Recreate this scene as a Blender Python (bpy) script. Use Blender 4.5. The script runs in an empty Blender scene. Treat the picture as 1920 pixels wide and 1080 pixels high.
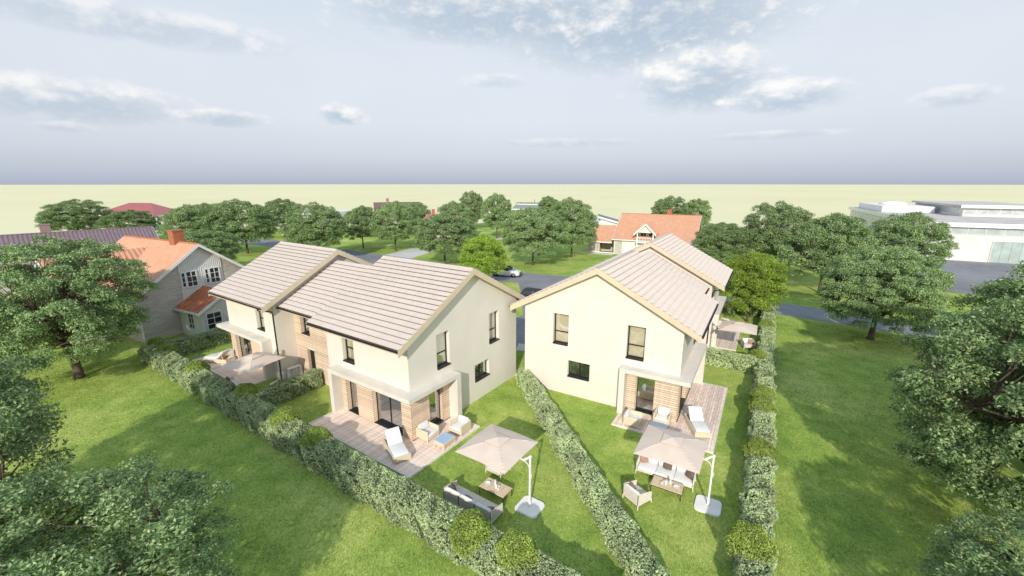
import bpy, bmesh, math, random
import numpy as np
from mathutils import Matrix, Vector
R = math.radians
PI = math.pi
random.seed(7)
scene = bpy.context.scene
COL = scene.collection

# ------------------------------------------------------------------ camera
CAM_H = 14.0
cam = bpy.data.cameras.new("camera"); cam.lens = 15.0; cam.sensor_width = 36.0
cam.clip_start = 0.1; cam.clip_end = 60000
camo = bpy.data.objects.new("camera", cam); COL.objects.link(camo)
camo.location = (0, 0, CAM_H); camo.rotation_euler = (R(90 - 13.70), 0, 0)
scene.camera = camo
scene.view_settings.view_transform = 'Standard'; scene.view_settings.look = 'None'
scene.view_settings.exposure = 0.50; scene.view_settings.gamma = 1
scene.view_settings.use_curve_mapping = False
scene.cycles.max_bounces = 8; scene.cycles.transparent_max_bounces = 12
scene.cycles.diffuse_bounces = 5; scene.cycles.glossy_bounces = 3; scene.cycles.transmission_bounces = 6

# ------------------------------------------------------------------ sun and sky
SUN_AZ, SUN_EL = 190.0, 26.0          # azimuth (clockwise from +Y) of the place the sun stands in
sun = bpy.data.lights.new("sun", 'SUN'); sun.energy = 2.75; sun.angle = R(0.9); sun.color = (1.0, 0.935, 0.825)
suno = bpy.data.objects.new("sun", sun); COL.objects.link(suno)
to_sun = Vector((math.sin(R(SUN_AZ)) * math.cos(R(SUN_EL)), math.cos(R(SUN_AZ)) * math.cos(R(SUN_EL)), math.sin(R(SUN_EL))))
suno.rotation_euler = to_sun.to_track_quat('Z', 'Y').to_euler(); suno.location = to_sun * 200

def lin(c):
    return tuple((x / 255 / 12.92) if x / 255 <= 0.04045 else ((x / 255 + 0.055) / 1.055) ** 2.4 for x in c)

SKY_GAIN = 0.815
def build_world():
    w = bpy.data.worlds.new("World"); scene.world = w; w.use_nodes = True
    nt = w.node_tree; N = nt.nodes; L = nt.links
    for n in list(N): N.remove(n)
    out = N.new('ShaderNodeOutputWorld'); bg = N.new('ShaderNodeBackground'); L.new(bg.outputs[0], out.inputs[0])
    sky = N.new('ShaderNodeTexSky'); sky.sky_type = 'NISHITA'; sky.sun_disc = False
    sky.sun_elevation = R(SUN_EL); sky.sun_rotation = R(SUN_AZ); sky.air_density = 1.0; sky.dust_density = 2.0
    tc = N.new('ShaderNodeTexCoord')
    def M(op, *a, clamp=False):
        n = N.new('ShaderNodeMath'); n.operation = op; n.use_clamp = clamp
        for i, x in enumerate(a):
            if isinstance(x, (int, float)): n.inputs[i].default_value = x
            else: L.new(x, n.inputs[i])
        return n.outputs[0]
    def MR(v, a, b, c, d, smooth=True):
        n = N.new('ShaderNodeMapRange'); n.interpolation_type = 'SMOOTHSTEP' if smooth else 'LINEAR'
        L.new(v, n.inputs[0])
        for i, x in enumerate((a, b, c, d)): n.inputs[1 + i].default_value = x
        return n.outputs[0]
    def mix(f, a, b):
        n = N.new('ShaderNodeMix'); n.data_type = 'RGBA'
        if isinstance(f, (int, float)): n.inputs[0].default_value = f
        else: L.new(f, n.inputs[0])
        for i, x in ((6, a), (7, b)):
            if isinstance(x, tuple): n.inputs[i].default_value = (*x, 1)
            else: L.new(x, n.inputs[i])
        return n.outputs[2]
    sep = N.new('ShaderNodeSeparateXYZ'); L.new(tc.outputs['Generated'], sep.inputs[0])
    X, Y, Z = sep.outputs
    el = M('ARCSINE', Z); az = M('ARCTAN2', X, Y)
    ramp = N.new('ShaderNodeValToRGB'); L.new(M('MAXIMUM', Z, 0.0), ramp.inputs[0])
    stops = [(0.0, (170, 180, 198)), (0.02, (184, 192, 207)), (0.06, (201, 207, 219)), (0.13, (214, 219, 228)),
             (0.24, (216, 222, 230)), (0.36, (205, 219, 230)), (1.0, (140, 180, 222))]
    while len(ramp.color_ramp.elements) < len(stops): ramp.color_ramp.elements.new(0.5)
    for e, (p, c) in zip(ramp.color_ramp.elements, stops): e.position = p; e.color = (*lin(c), 1)
    cxy = N.new('ShaderNodeCombineXYZ'); L.new(M('MULTIPLY', az, 8.0), cxy.inputs[0]); L.new(M('MULTIPLY', el, 14.0), cxy.inputs[1])
    def noise(scale, detail, off, rough=0.6):
        n = N.new('ShaderNodeTexNoise'); n.inputs['Scale'].default_value = scale; n.inputs['Detail'].default_value = detail
        n.inputs['Roughness'].default_value = rough
        mp = N.new('ShaderNodeMapping'); mp.inputs['Location'].default_value = off
        L.new(cxy.outputs[0], mp.inputs[0]); L.new(mp.outputs[0], n.inputs['Vector'])
        return n.outputs[0]
    n1 = noise(1.6, 8, (3.1, 1.7, 0)); n2 = noise(0.45, 5, (8.2, 4.4, 2)); n3 = noise(4.5, 6, (1, 9, 5))
    col = ramp.outputs[0]
    # thin veil of high cloud everywhere
    veil = M('MULTIPLY', MR(n2, 0.42, 0.68, 0, 0.55), MR(Z, 0.05, 0.2, 0, 1))
    col = mix(veil, col, lin((220, 225, 233)))
    # cumulus banks: azimuth, elevation, half width, half height (radians), strength
    def px(x, y):
        u, v = x - 960, 540 - y
        cp, sp = math.cos(R(13.7)), math.sin(R(13.7))
        d = Vector((u, 800 * cp + v * sp, -800 * sp + v * cp)).normalized()
        return math.atan2(d.x, d.y), math.asin(d.z)
    banks = [((1200, 20), (1200, 125), 360, 1.0), ((900, 15), (900, 80), 280, 0.85), ((1310, 150), (1310, 205), 150, 0.95),
             ((1470, 182), (1470, 212), 130, 0.85), ((140, 190), (140, 228), 230, 0.75), ((420, 222), (420, 238), 80, 0.7),
             ((640, 216), (640, 234), 45, 0.9), ((1790, 180), (1790, 200), 90, 0.5), ((230, 40), (230, 75), 330, 0.55),
             ((1060, 268), (1060, 276), 160, 0.3), ((1440, 254), (1440, 262), 140, 0.35), ((120, 238), (120, 248), 60, 0.4),
             ((930, 152), (930, 165), 60, 0.35)]
    wob = M('ADD', M('MULTIPLY', M('SUBTRACT', n1, 0.5), 3.0), M('MULTIPLY', M('SUBTRACT', n3, 0.5), 1.3))
    for c0, c1, hw, st in banks:
        a0, e0 = px(*c0); e1 = px(*c1)[1]; a1 = px(c0[0] + hw, c0[1])[0]
        da = M('DIVIDE', M('SUBTRACT', az, a0), abs(a1 - a0)); de = M('DIVIDE', M('SUBTRACT', el, e0), abs(e0 - e1) * 1.1)
        d = M('ADD', M('MULTIPLY', da, da), M('MULTIPLY', de, de))
        m = MR(M('SUBTRACT', d, wob), 1.40, 0.15, 0, st)
        # sunlit rim, blue-grey underside
        sh = MR(M('ADD', M('ADD', M('MULTIPLY', de, 0.45), M('MULTIPLY', d, 0.35)), M('ADD', M('MULTIPLY', M('SUBTRACT', n1, 0.5), 2.2), M('MULTIPLY', M('SUBTRACT', n3, 0.5), 1.2))), -0.25, 0.80, 0, 1)
        cc = mix(sh, lin((178, 192, 206)), lin((249, 246, 242)))
        col = mix(m, col, cc)
    # broken cumulus over the rest of the sky dome
    far = M('MULTIPLY', MR(n2, 0.5, 0.62, 0, 0.55), MR(Z, 0.36, 0.5, 0, 1))
    col = mix(far, col, lin((222, 226, 234)))
    g = N.new('ShaderNodeVectorMath'); g.operation = 'SCALE'; L.new(col, g.inputs[0]); g.inputs['Scale'].default_value = SKY_GAIN * 0.88
    s = N.new('ShaderNodeVectorMath'); s.operation = 'SCALE'; L.new(sky.outputs[0], s.inputs[0]); s.inputs['Scale'].default_value = 0.05 * 0.2
    a = N.new('ShaderNodeVectorMath'); a.operation = 'ADD'; L.new(g.outputs[0], a.inputs[0]); L.new(s.outputs[0], a.inputs[1])
    L.new(a.outputs[0], bg.inputs[0]); bg.inputs[1].default_value = 1.0
    w.cycles.sampling_method = 'MANUAL'; w.cycles.sample_map_resolution = 512
build_world()

# ------------------------------------------------------------------ materials
MATS = {}
def mat(name, col, rough=0.7, var=0.10, scale=3.0, bump=0.0, bscale=60.0, rand=0.0, metal=0.0, spec=0.3, col2=None, detail=5, aniso=None):
    if name in MATS: return MATS[name]
    m = bpy.data.materials.new(name); m.use_nodes = True; MATS[name] = m
    nt = m.node_tree; N = nt.nodes; L = nt.links; b = N['Principled BSDF']
    b.inputs['Roughness'].default_value = rough; b.inputs['Metallic'].default_value = metal; b.inputs['Specular IOR Level'].default_value = spec
    tc = N.new('ShaderNodeTexCoord')
    vec = tc.outputs['Object']
    if aniso:
        mp = N.new('ShaderNodeMapping'); mp.inputs['Scale'].default_value = aniso; L.new(vec, mp.inputs[0]); vec = mp.outputs[0]
    n = N.new('ShaderNodeTexNoise'); n.inputs['Scale'].default_value = scale; n.inputs['Detail'].default_value = detail; L.new(vec, n.inputs['Vector'])
    c2 = col2 or tuple(x * (1 - var * 1.6) for x in col); c1 = col if col2 else tuple(min(1, x * (1 + var * 0.8)) for x in col)
    r = N.new('ShaderNodeValToRGB'); r.color_ramp.elements[0].position = 0.32; r.color_ramp.elements[1].position = 0.68
    r.color_ramp.elements[0].color = (*c2, 1); r.color_ramp.elements[1].color = (*c1, 1); L.new(n.outputs[0], r.inputs[0])
    out = r.outputs[0]
    if rand:
        oi = N.new('ShaderNodeObjectInfo'); h = N.new('ShaderNodeHueSaturation')
        mr = N.new('ShaderNodeMapRange'); L.new(oi.outputs['Random'], mr.inputs[0]); mr.inputs[3].default_value = 1 - rand; mr.inputs[4].default_value = 1 + rand
        L.new(mr.outputs[0], h.inputs['Value']); L.new(out, h.inputs['Color']); out = h.outputs[0]
    L.new(out, b.inputs['Base Color'])
    if bump:
        n2 = N.new('ShaderNodeTexNoise'); n2.inputs['Scale'].default_value = bscale; n2.inputs['Detail'].default_value = 3; L.new(vec, n2.inputs['Vector'])
        bp = N.new('ShaderNodeBump'); bp.inputs['Strength'].default_value = bump; bp.inputs['Distance'].default_value = 0.01; L.new(n2.outputs[0], bp.inputs['Height']); L.new(bp.outputs[0], b.inputs['Normal'])
    return m

def leaf_mat(name, ca, cb, cc, trans=0.35, rough=0.55):
    m = bpy.data.materials.new(name); m.use_nodes = True; MATS[name] = m
    nt = m.node_tree; N = nt.nodes; L = nt.links
    for n in list(N): N.remove(n)
    out = N.new('ShaderNodeOutputMaterial')
    geo = N.new('ShaderNodeNewGeometry'); r = N.new('ShaderNodeValToRGB'); L.new(geo.outputs['Random Per Island'], r.inputs[0])
    r.color_ramp.elements[0].color = (*ca, 1); r.color_ramp.elements[1].color = (*cc, 1); e = r.color_ramp.elements.new(0.55); e.color = (*cb, 1)
    tc = N.new('ShaderNodeTexCoord'); n = N.new('ShaderNodeTexNoise'); n.inputs['Scale'].default_value = 0.9; n.inputs['Detail'].default_value = 3; L.new(tc.outputs['Object'], n.inputs['Vector'])
    oi = N.new('ShaderNodeObjectInfo')
    mr = N.new('ShaderNodeMapRange'); L.new(n.outputs[0], mr.inputs[0]); mr.inputs[1].default_value = 0.3; mr.inputs[2].default_value = 0.7; mr.inputs[3].default_value = 0.72; mr.inputs[4].default_value = 1.3
    mo = N.new('ShaderNodeMapRange'); L.new(oi.outputs['Random'], mo.inputs[0]); mo.inputs[3].default_value = 0.85; mo.inputs[4].default_value = 1.15
    mm = N.new('ShaderNodeMath'); mm.operation = 'MULTIPLY'; L.new(mr.outputs[0], mm.inputs[0]); L.new(mo.outputs[0], mm.inputs[1])
    h = N.new('ShaderNodeHueSaturation'); L.new(r.outputs[0], h.inputs['Color']); L.new(mm.outputs[0], h.inputs['Value'])
    d = N.new('ShaderNodeBsdfPrincipled'); d.inputs['Roughness'].default_value = rough; d.inputs['Specular IOR Level'].default_value = 0.12
    t = N.new('ShaderNodeBsdfTranslucent'); mx = N.new('ShaderNodeMixShader'); mx.inputs[0].default_value = trans
    L.new(h.outputs[0], d.inputs['Base Color']); L.new(h.outputs[0], t.inputs['Color'])
    L.new(d.outputs[0], mx.inputs[1]); L.new(t.outputs[0], mx.inputs[2]); L.new(mx.outputs[0], out.inputs[0])
    return m

def glass_mat(name, tint, rough=0.02, refl=0.55, base=0.12):
    m = bpy.data.materials.new(name); m.use_nodes = True; MATS[name] = m
    nt = m.node_tree; N = nt.nodes; L = nt.links
    for n in list(N): N.remove(n)
    out = N.new('ShaderNodeOutputMaterial'); t = N.new('ShaderNodeBsdfTransparent'); t.inputs[0].default_value = (*tint, 1)
    g = N.new('ShaderNodeBsdfGlossy'); g.inputs['Roughness'].default_value = rough; g.inputs['Color'].default_value = (0.9, 0.95, 1, 1)
    fr = N.new('ShaderNodeFresnel'); fr.inputs[0].default_value = 1.5
    mr = N.new('ShaderNodeMapRange'); L.new(fr.outputs[0], mr.inputs[0]); mr.inputs[1].default_value = 0.0; mr.inputs[2].default_value = 0.5; mr.inputs[3].default_value = base; mr.inputs[4].default_value = refl
    mx = N.new('ShaderNodeMixShader'); L.new(mr.outputs[0], mx.inputs[0]); L.new(t.outputs[0], mx.inputs[1]); L.new(g.outputs[0], mx.inputs[2]); L.new(mx.outputs[0], out.inputs[0])
    return m

def brick_mat(name, c1, c2, mortar, bw, bh, scale=1.0):
    m = bpy.data.materials.new(name); m.use_nodes = True; MATS[name] = m
    nt = m.node_tree; N = nt.nodes; L = nt.links; b = N['Principled BSDF']; b.inputs['Roughness'].default_value = 0.9
    tc = N.new('ShaderNodeTexCoord'); sp = N.new('ShaderNodeSeparateXYZ'); L.new(tc.outputs['Object'], sp.inputs[0])
    ad = N.new('ShaderNodeMath'); ad.operation = 'ADD'; L.new(sp.outputs[0], ad.inputs[0]); L.new(sp.outputs[1], ad.inputs[1])
    cb = N.new('ShaderNodeCombineXYZ'); L.new(ad.outputs[0], cb.inputs[0]); L.new(sp.outputs[2], cb.inputs[1])
    bt = N.new('ShaderNodeTexBrick'); L.new(cb.outputs[0], bt.inputs[0]); bt.inputs['Scale'].default_value = scale
    bt.inputs['Color1'].default_value = (*c1, 1); bt.inputs['Color2'].default_value = (*c2, 1); bt.inputs['Mortar'].default_value = (*mortar, 1)
    bt.inputs['Brick Width'].default_value = bw; bt.inputs['Row Height'].default_value = bh; bt.inputs['Mortar Size'].default_value = 0.012
    L.new(bt.outputs[0], b.inputs['Base Color'])
    bp = N.new('ShaderNodeBump'); bp.inputs['Strength'].default_value = 0.4; bp.inputs['Distance'].default_value = 0.01; bp.invert = True
    L.new(bt.outputs['Fac'], bp.inputs['Height']); L.new(bp.outputs[0], b.inputs['Normal'])
    return m

def wave_mat(name, col, col2, scale, axis='X', rough=0.8, bump=0.5):
    m = bpy.data.materials.new(name); m.use_nodes = True; MATS[name] = m
    nt = m.node_tree; N = nt.nodes; L = nt.links; b = N['Principled BSDF']; b.inputs['Roughness'].default_value = rough
    tc = N.new('ShaderNodeTexCoord'); out = None
    for ax in axis:
        w = N.new('ShaderNodeTexWave'); w.bands_direction = ax; w.inputs['Scale'].default_value = scale; w.inputs['Distortion'].default_value = 1.0; w.inputs['Detail'].default_value = 2
        L.new(tc.outputs['Object'], w.inputs['Vector'])
        if out is None: out = w.outputs['Fac']
        else:
            mm = N.new('ShaderNodeMath'); mm.operation = 'MULTIPLY'; L.new(out, mm.inputs[0]); L.new(w.outputs['Fac'], mm.inputs[1]); out = mm.outputs[0]
    r = N.new('ShaderNodeValToRGB'); r.color_ramp.elements[0].color = (*col2, 1); r.color_ramp.elements[1].color = (*col, 1); L.new(out, r.inputs[0])
    L.new(r.outputs[0], b.inputs['Base Color'])
    bp = N.new('ShaderNodeBump'); bp.inputs['Strength'].default_value = bump; bp.inputs['Distance'].default_value = 0.008; L.new(out, bp.inputs['Height']); L.new(bp.outputs[0], b.inputs['Normal'])
    return m

def ground_mat(name, cols, big=0.06, mid=0.5, fine=14.0, bump=0.5):
    """cols: dark, mid, light"""
    m = bpy.data.materials.new(name); m.use_nodes = True; MATS[name] = m
    nt = m.node_tree; N = nt.nodes; L = nt.links; b = N['Principled BSDF']; b.inputs['Roughness'].default_value = 0.95; b.inputs['Specular IOR Level'].default_value = 0.08
    tc = N.new('ShaderNodeTexCoord')
    def nz(s, d, r=0.6):
        n = N.new('ShaderNodeTexNoise'); n.inputs['Scale'].default_value = s; n.inputs['Detail'].default_value = d; n.inputs['Roughness'].default_value = r; L.new(tc.outputs['Object'], n.inputs['Vector']); return n.outputs[0]
    a = nz(big, 4); c = nz(mid, 4); f = nz(fine, 5, 0.75)
    s1 = N.new('ShaderNodeMath'); s1.operation = 'MULTIPLY_ADD'; L.new(a, s1.inputs[0]); s1.inputs[1].default_value = 0.55
    s2 = N.new('ShaderNodeMath'); s2.operation = 'MULTIPLY'; L.new(c, s2.inputs[0]); s2.inputs[1].default_value = 0.25; L.new(s2.outputs[0], s1.inputs[2])
    s3 = N.new('ShaderNodeMath'); s3.operation = 'MULTIPLY_ADD'; L.new(f, s3.inputs[0]); s3.inputs[1].default_value = 0.45; L.new(s1.outputs[0], s3.inputs[2])
    r = N.new('ShaderNodeValToRGB'); L.new(s3.outputs[0], r.inputs[0])
    r.color_ramp.elements[0].position = 0.49; r.color_ramp.elements[1].position = 0.77
    r.color_ramp.elements[0].color = (*cols[0], 1); r.color_ramp.elements[1].color = (*cols[2], 1); e = r.color_ramp.elements.new(0.62); e.color = (*cols[1], 1)
    L.new(r.outputs[0], b.inputs['Base Color'])
    bp = N.new('ShaderNodeBump'); bp.inputs['Strength'].default_value = bump; bp.inputs['Distance'].default_value = 0.03; L.new(f, bp.inputs['Height']); L.new(bp.outputs[0], b.inputs['Normal'])
    return m

WALL = mat('cream_render', (0.74, 0.695, 0.625), 0.9, 0.03, 0.6, bump=0.25, bscale=45, spec=0.15)
CANOPY = mat('canopy_render', (0.715, 0.67, 0.60), 0.85, 0.05, 1.2, bump=0.2, bscale=40, spec=0.15)
TILE = mat('clay_tile', (0.605, 0.525, 0.47), 0.75, 0.045, 4, rand=0.03, bump=0.2, bscale=30, spec=0.2)
TILE_EDGE = mat('tile_edge', (0.11, 0.078, 0.058), 0.9, 0.1, 4)
BARGE = mat('barge_paint', (0.66, 0.55, 0.40), 0.7, 0.03, 2)
UNDER = mat('roof_underlay', (0.12, 0.09, 0.075), 0.9)
BLACK = mat('black_aluminium', (0.012, 0.012, 0.014), 0.38, 0.05, spec=0.5)
SLAT = mat('larch_slat', (0.78, 0.605, 0.455), 0.7, 0.14, 5, rand=0.13, aniso=(1, 1, 9), spec=0.2)
SLATBACK = mat('cladding_backing', (0.10, 0.055, 0.035), 0.9)
BOARD = mat('terrace_board', (0.88, 0.715, 0.61), 0.75, 0.12, 6, rand=0.14, bump=0.2, bscale=50, spec=0.2)
EDGE = mat('terrace_edging', (0.78, 0.74, 0.68), 0.8, 0.04)
JOINT = mat('terrace_base', (0.27, 0.20, 0.165), 0.9)
INT = mat('interior_plaster', (0.80, 0.70, 0.52), 0.9, 0.03)
INTF = mat('interior_floor', (0.45, 0.34, 0.22), 0.5, 0.1)
GLASS = glass_mat('window_glass', (0.70, 0.74, 0.66), refl=0.9, base=0.42)
GLASS_C = glass_mat('clear_window_glass', (0.95, 0.95, 0.93), refl=0.4)
CURT = mat('linen_curtain', (0.86, 0.78, 0.62), 0.95, 0.04)
DGLASS = glass_mat('dark_window_glass', (0.25, 0.27, 0.28), refl=0.75)
WHITE = mat('white_paint', (0.82, 0.82, 0.81), 0.5, 0.03)
WICKER = wave_mat('wicker', (0.90, 0.82, 0.66), (0.66, 0.56, 0.40), 16, 'XZ')
WICKER_Y = wave_mat('wicker_side', (0.90, 0.82, 0.66), (0.66, 0.56, 0.40), 16, 'YZ')
CUSH = mat('white_cushion', (0.80, 0.79, 0.78), 0.9, 0.03, 2.5, bump=0.3, bscale=6)
CUSHG = mat('linen_cushion', (0.72, 0.68, 0.65), 0.95, 0.05, 3, bump=0.3, bscale=8)
CUSHB = mat('blue_grey_cushion', (0.78, 0.79, 0.83), 0.95, 0.04, 3, bump=0.3, bscale=8)
PILB = mat('brown_pillow', (0.17, 0.12, 0.10), 0.95, 0.1, 6)
PILR = mat('rust_pillow', (0.42, 0.24, 0.18), 0.95, 0.1, 6)
ROPE = mat('rope_cord', (0.84, 0.78, 0.71), 0.9, 0.08, 9)
FRAMEB = mat('dark_frame', (0.06, 0.05, 0.045), 0.5)
FRAMEL = mat('pale_frame', (0.80, 0.74, 0.66), 0.6)
BGLASS = mat('blue_table_glass', (0.42, 0.58, 0.80), 0.12, 0.02, spec=0.6)
TEAK = mat('teak_top', (0.76, 0.60, 0.44), 0.6, 0.16, 3, aniso=(1, 8, 1))
FABRIC = mat('parasol_fabric', (0.72, 0.595, 0.495), 0.9, 0.03, 2, spec=0.1)
FABRIC_S = mat('parasol_seam', (0.74, 0.67, 0.60), 0.9)
PLATE = mat('parasol_plate', (0.90, 0.88, 0.86), 0.55, 0.05, 2, bump=0.2, bscale=9)
BARK = mat('bark', (0.13, 0.10, 0.075), 0.95, 0.25, 3, bump=0.8, bscale=9, aniso=(1, 1, 0.25))
LEAF = leaf_mat('leaf_green', (0.125, 0.225, 0.080), (0.245, 0.355, 0.145), (0.48, 0.56, 0.285), trans=0.22)
LEAF_LG = leaf_mat('leaf_yellow_green', (0.18, 0.30, 0.03), (0.30, 0.44, 0.06), (0.49, 0.59, 0.14), trans=0.22)
LEAF_H = leaf_mat('leaf_hedge', (0.24, 0.365, 0.155), (0.47, 0.565, 0.30), (0.74, 0.765, 0.47), trans=0.15)
LEAF_B = leaf_mat('leaf_box', (0.19, 0.28, 0.05), (0.31, 0.42, 0.09), (0.48, 0.55, 0.16), trans=0.15)
HCORE = mat('hedge_core', (0.07, 0.105, 0.04), 1.0, 0.2)
FIELD = ground_mat('field', ((0.72, 0.68, 0.40), (0.77, 0.72, 0.45), (0.81, 0.75, 0.50)), 0.004, 0.03, 0.9, 0.1)
LAWN = ground_mat('lawn', ((0.175, 0.30, 0.058), (0.325, 0.43, 0.092), (0.55, 0.57, 0.185)), 0.16, 0.9, 6.0, 0.8)  # broad patches put dappled sun and shade into the grass colour
ASPH = ground_mat('asphalt', ((0.20, 0.20, 0.215), (0.25, 0.25, 0.265), (0.31, 0.31, 0.32)), 0.1, 0.8, 25, 0.15)
PAVE = ground_mat('concrete_drive', ((0.55, 0.53, 0.50), (0.62, 0.60, 0.57), (0.68, 0.66, 0.63)), 0.2, 1, 20, 0.1)
ORANGE = mat('orange_roof', (0.64, 0.345, 0.215), 0.65, 0.06, 1.5)
ORANGE_D = mat('orange_roof_ridge', (0.48, 0.16, 0.07), 0.7, 0.08)
RUST = mat('porch_roof', (0.52, 0.17, 0.08), 0.6, 0.2, 2.5)
BROWN = mat('brown_roof', (0.215, 0.150, 0.165), 0.45, 0.08, 1.5, spec=0.5)
RED = mat('red_roof', (0.44, 0.155, 0.16), 0.55, 0.06, 1.5)
GREENR = mat('grey_green_roof', (0.25, 0.30, 0.26), 0.7, 0.06)
GREYR = mat('blue_grey_roof', (0.20, 0.20, 0.26), 0.6, 0.05)
STONE = brick_mat('grey_stone', (0.60, 0.54, 0.48), (0.42, 0.385, 0.36), (0.58, 0.54, 0.49), 0.55, 0.13)
BRICKC = mat('chimney_brick', (0.42, 0.16, 0.08), 0.9, 0.15, 8)
BRICKP = mat('chimney_plum', (0.33, 0.22, 0.22), 0.9, 0.12, 6)
SIDING = mat('white_siding', (0.76, 0.75, 0.73), 0.7, 0.03)
DKGLASS = mat('dark_pane', (0.035, 0.035, 0.04), 0.08, 0.1, spec=0.8)
CLADW = mat('factory_panel', (0.72, 0.70, 0.66), 0.6, 0.03, 0.4)
FGLASS = mat('factory_glazing', (0.50, 0.55, 0.55), 0.25, 0.12, 0.8, spec=0.6)
GATE = mat('factory_gate', (0.42, 0.50, 0.47), 0.5, 0.1, 0.6)
ROOFF = mat('factory_roof', (0.60, 0.55, 0.52), 0.85, 0.10, 0.5)
BEIGE = mat('beige_wall', (0.66, 0.54, 0.40), 0.9, 0.04)

# ------------------------------------------------------------------ mesh helpers
class MB:
    def __init__(s, fn=None): s.v = []; s.f = []; s.mi = []; s.m = 0; s.fn = fn
    def add(s, vs, fs):
        o = len(s.v); s.v += [tuple(p) for p in vs]
        for f in fs: s.f.append(tuple(i + o for i in f)); s.mi.append(s.m)
    def hexa(s, p): s.add(p, [(0, 3, 2, 1), (4, 5, 6, 7), (0, 1, 5, 4), (1, 2, 6, 5), (2, 3, 7, 6), (3, 0, 4, 7)])
    def box(s, x0, x1, y0, y1, z0, z1):
        s.hexa([(x0, y0, z0), (x1, y0, z0), (x1, y1, z0), (x0, y1, z0), (x0, y0, z1), (x1, y0, z1), (x1, y1, z1), (x0, y1, z1)])
    def bbox(s, x0, x1, y0, y1, z0, z1, r=0.02):
        """box with chamfered edges"""
        o = len(s.v)
        bm = bmesh.new(); bmesh.ops.create_cube(bm, size=1)
        for v in bm.verts: v.co = Vector(((x0 + x1) / 2 + v.co.x * (x1 - x0), (y0 + y1) / 2 + v.co.y * (y1 - y0), (z0 + z1) / 2 + v.co.z * (z1 - z0)))
        bmesh.ops.bevel(bm, geom=bm.edges[:], offset=min(r, abs(x1 - x0) * .45, abs(y1 - y0) * .45, abs(z1 - z0) * .45), segments=2, profile=0.5, affect='EDGES')
        bm.verts.index_update()
        s.add([v.co for v in bm.verts], [[v.index for v in f.verts] for f in bm.faces]); bm.free()
    def prism(s, poly, axis, t0, t1):
        """poly: list of 2D points in the other two axes order; extruded along axis"""
        def P(p, t):
            return (t, p[0], p[1]) if axis == 0 else ((p[0], t, p[1]) if axis == 1 else (p[0], p[1], t))
        n = len(poly)
        s.add([P(p, t0) for p in poly] + [P(p, t1) for p in poly], [tuple(range(n))[::-1], tuple(range(n, 2 * n))] + [(i, (i + 1) % n, n + (i + 1) % n, n + i) for i in range(n)])
    def beam(s, p, q, w, h=None, up=(0, 0, 1)):
        p = Vector(p); q = Vector(q); d = (q - p).normalized(); u = Vector(up)
        if abs(d.dot(u)) > 0.97: u = Vector((0, 1, 0))
        x = d.cross(u).normalized(); y = x.cross(d); h = h or w
        c = [(-1, -1), (1, -1), (1, 1), (-1, 1)]
        s.hexa([p + x * a * w / 2 + y * b * h / 2 for a, b in c] + [q + x * a * w / 2 + y * b * h / 2 for a, b in c])
    def tube(s, pts, rad, n=8, cap=True):
        pts = [Vector(p) for p in pts]; rad = rad if isinstance(rad, (list, tuple)) else [rad] * len(pts)
        o = len(s.v); prev = None
        for i, p in enumerate(pts):
            d = (pts[min(i + 1, len(pts) - 1)] - pts[max(i - 1, 0)]).normalized()
            if prev is None:
                x = d.cross(Vector((0, 0, 1)));
                if x.length < 0.05: x = d.cross(Vector((1, 0, 0)))
                x.normalize()
            else:
                x = prev - d * prev.dot(d)
                x.normalize()
            prev = x; y = d.cross(x)
            for k in range(n):
                a = 2 * PI * k / n; s.v.append(tuple(p + (x * math.cos(a) + y * math.sin(a)) * rad[i]))
        for i in range(len(pts) - 1):
            for k in range(n):
                s.f.append((o + i * n + k, o + i * n + (k + 1) % n, o + (i + 1) * n + (k + 1) % n, o + (i + 1) * n + k)); s.mi.append(s.m)
        if cap:
            s.f.append(tuple(o + k for k in range(n))[::-1]); s.mi.append(s.m)
            e = o + (len(pts) - 1) * n; s.f.append(tuple(e + k for k in range(n))); s.mi.append(s.m)
    def lathe(s, prof, n=14, c=(0, 0)):
        o = len(s.v)
        for r, z in prof:
            for k in range(n): a = 2 * PI * k / n; s.v.append((c[0] + r * math.cos(a), c[1] + r * math.sin(a), z))
        for i in range(len(prof) - 1):
            for k in range(n): s.f.append((o + i * n + k, o + i * n + (k + 1) % n, o + (i + 1) * n + (k + 1) % n, o + (i + 1) * n + k)); s.mi.append(s.m)
        s.f.append(tuple(o + k for k in range(n))[::-1]); s.mi.append(s.m)
        e = o + (len(prof) - 1) * n; s.f.append(tuple(e + k for k in range(n))); s.mi.append(s.m)
    def mesh(s, name, mats, recalc=True, smooth=False):
        me = bpy.data.meshes.new(name)
        v = [s.fn(*p) for p in s.v] if s.fn else s.v
        me.from_pydata(v, [], s.f)
        for m in (mats if isinstance(mats, (list, tuple)) else [mats]): me.materials.append(m)
        if any(s.mi): me.polygons.foreach_set('material_index', s.mi)
        if recalc:
            bm = bmesh.new(); bm.from_mesh(me); bmesh.ops.recalc_face_normals(bm, faces=bm.faces); bm.to_mesh(me); bm.free()
        if smooth: me.polygons.foreach_set('use_smooth', [True] * len(me.polygons))
        me.update(); return me
    def build(s, name, mats, parent=None, recalc=True, smooth=False, **kw):
        return link(name, s.mesh(name, mats, recalc, smooth), parent, **kw)

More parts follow.
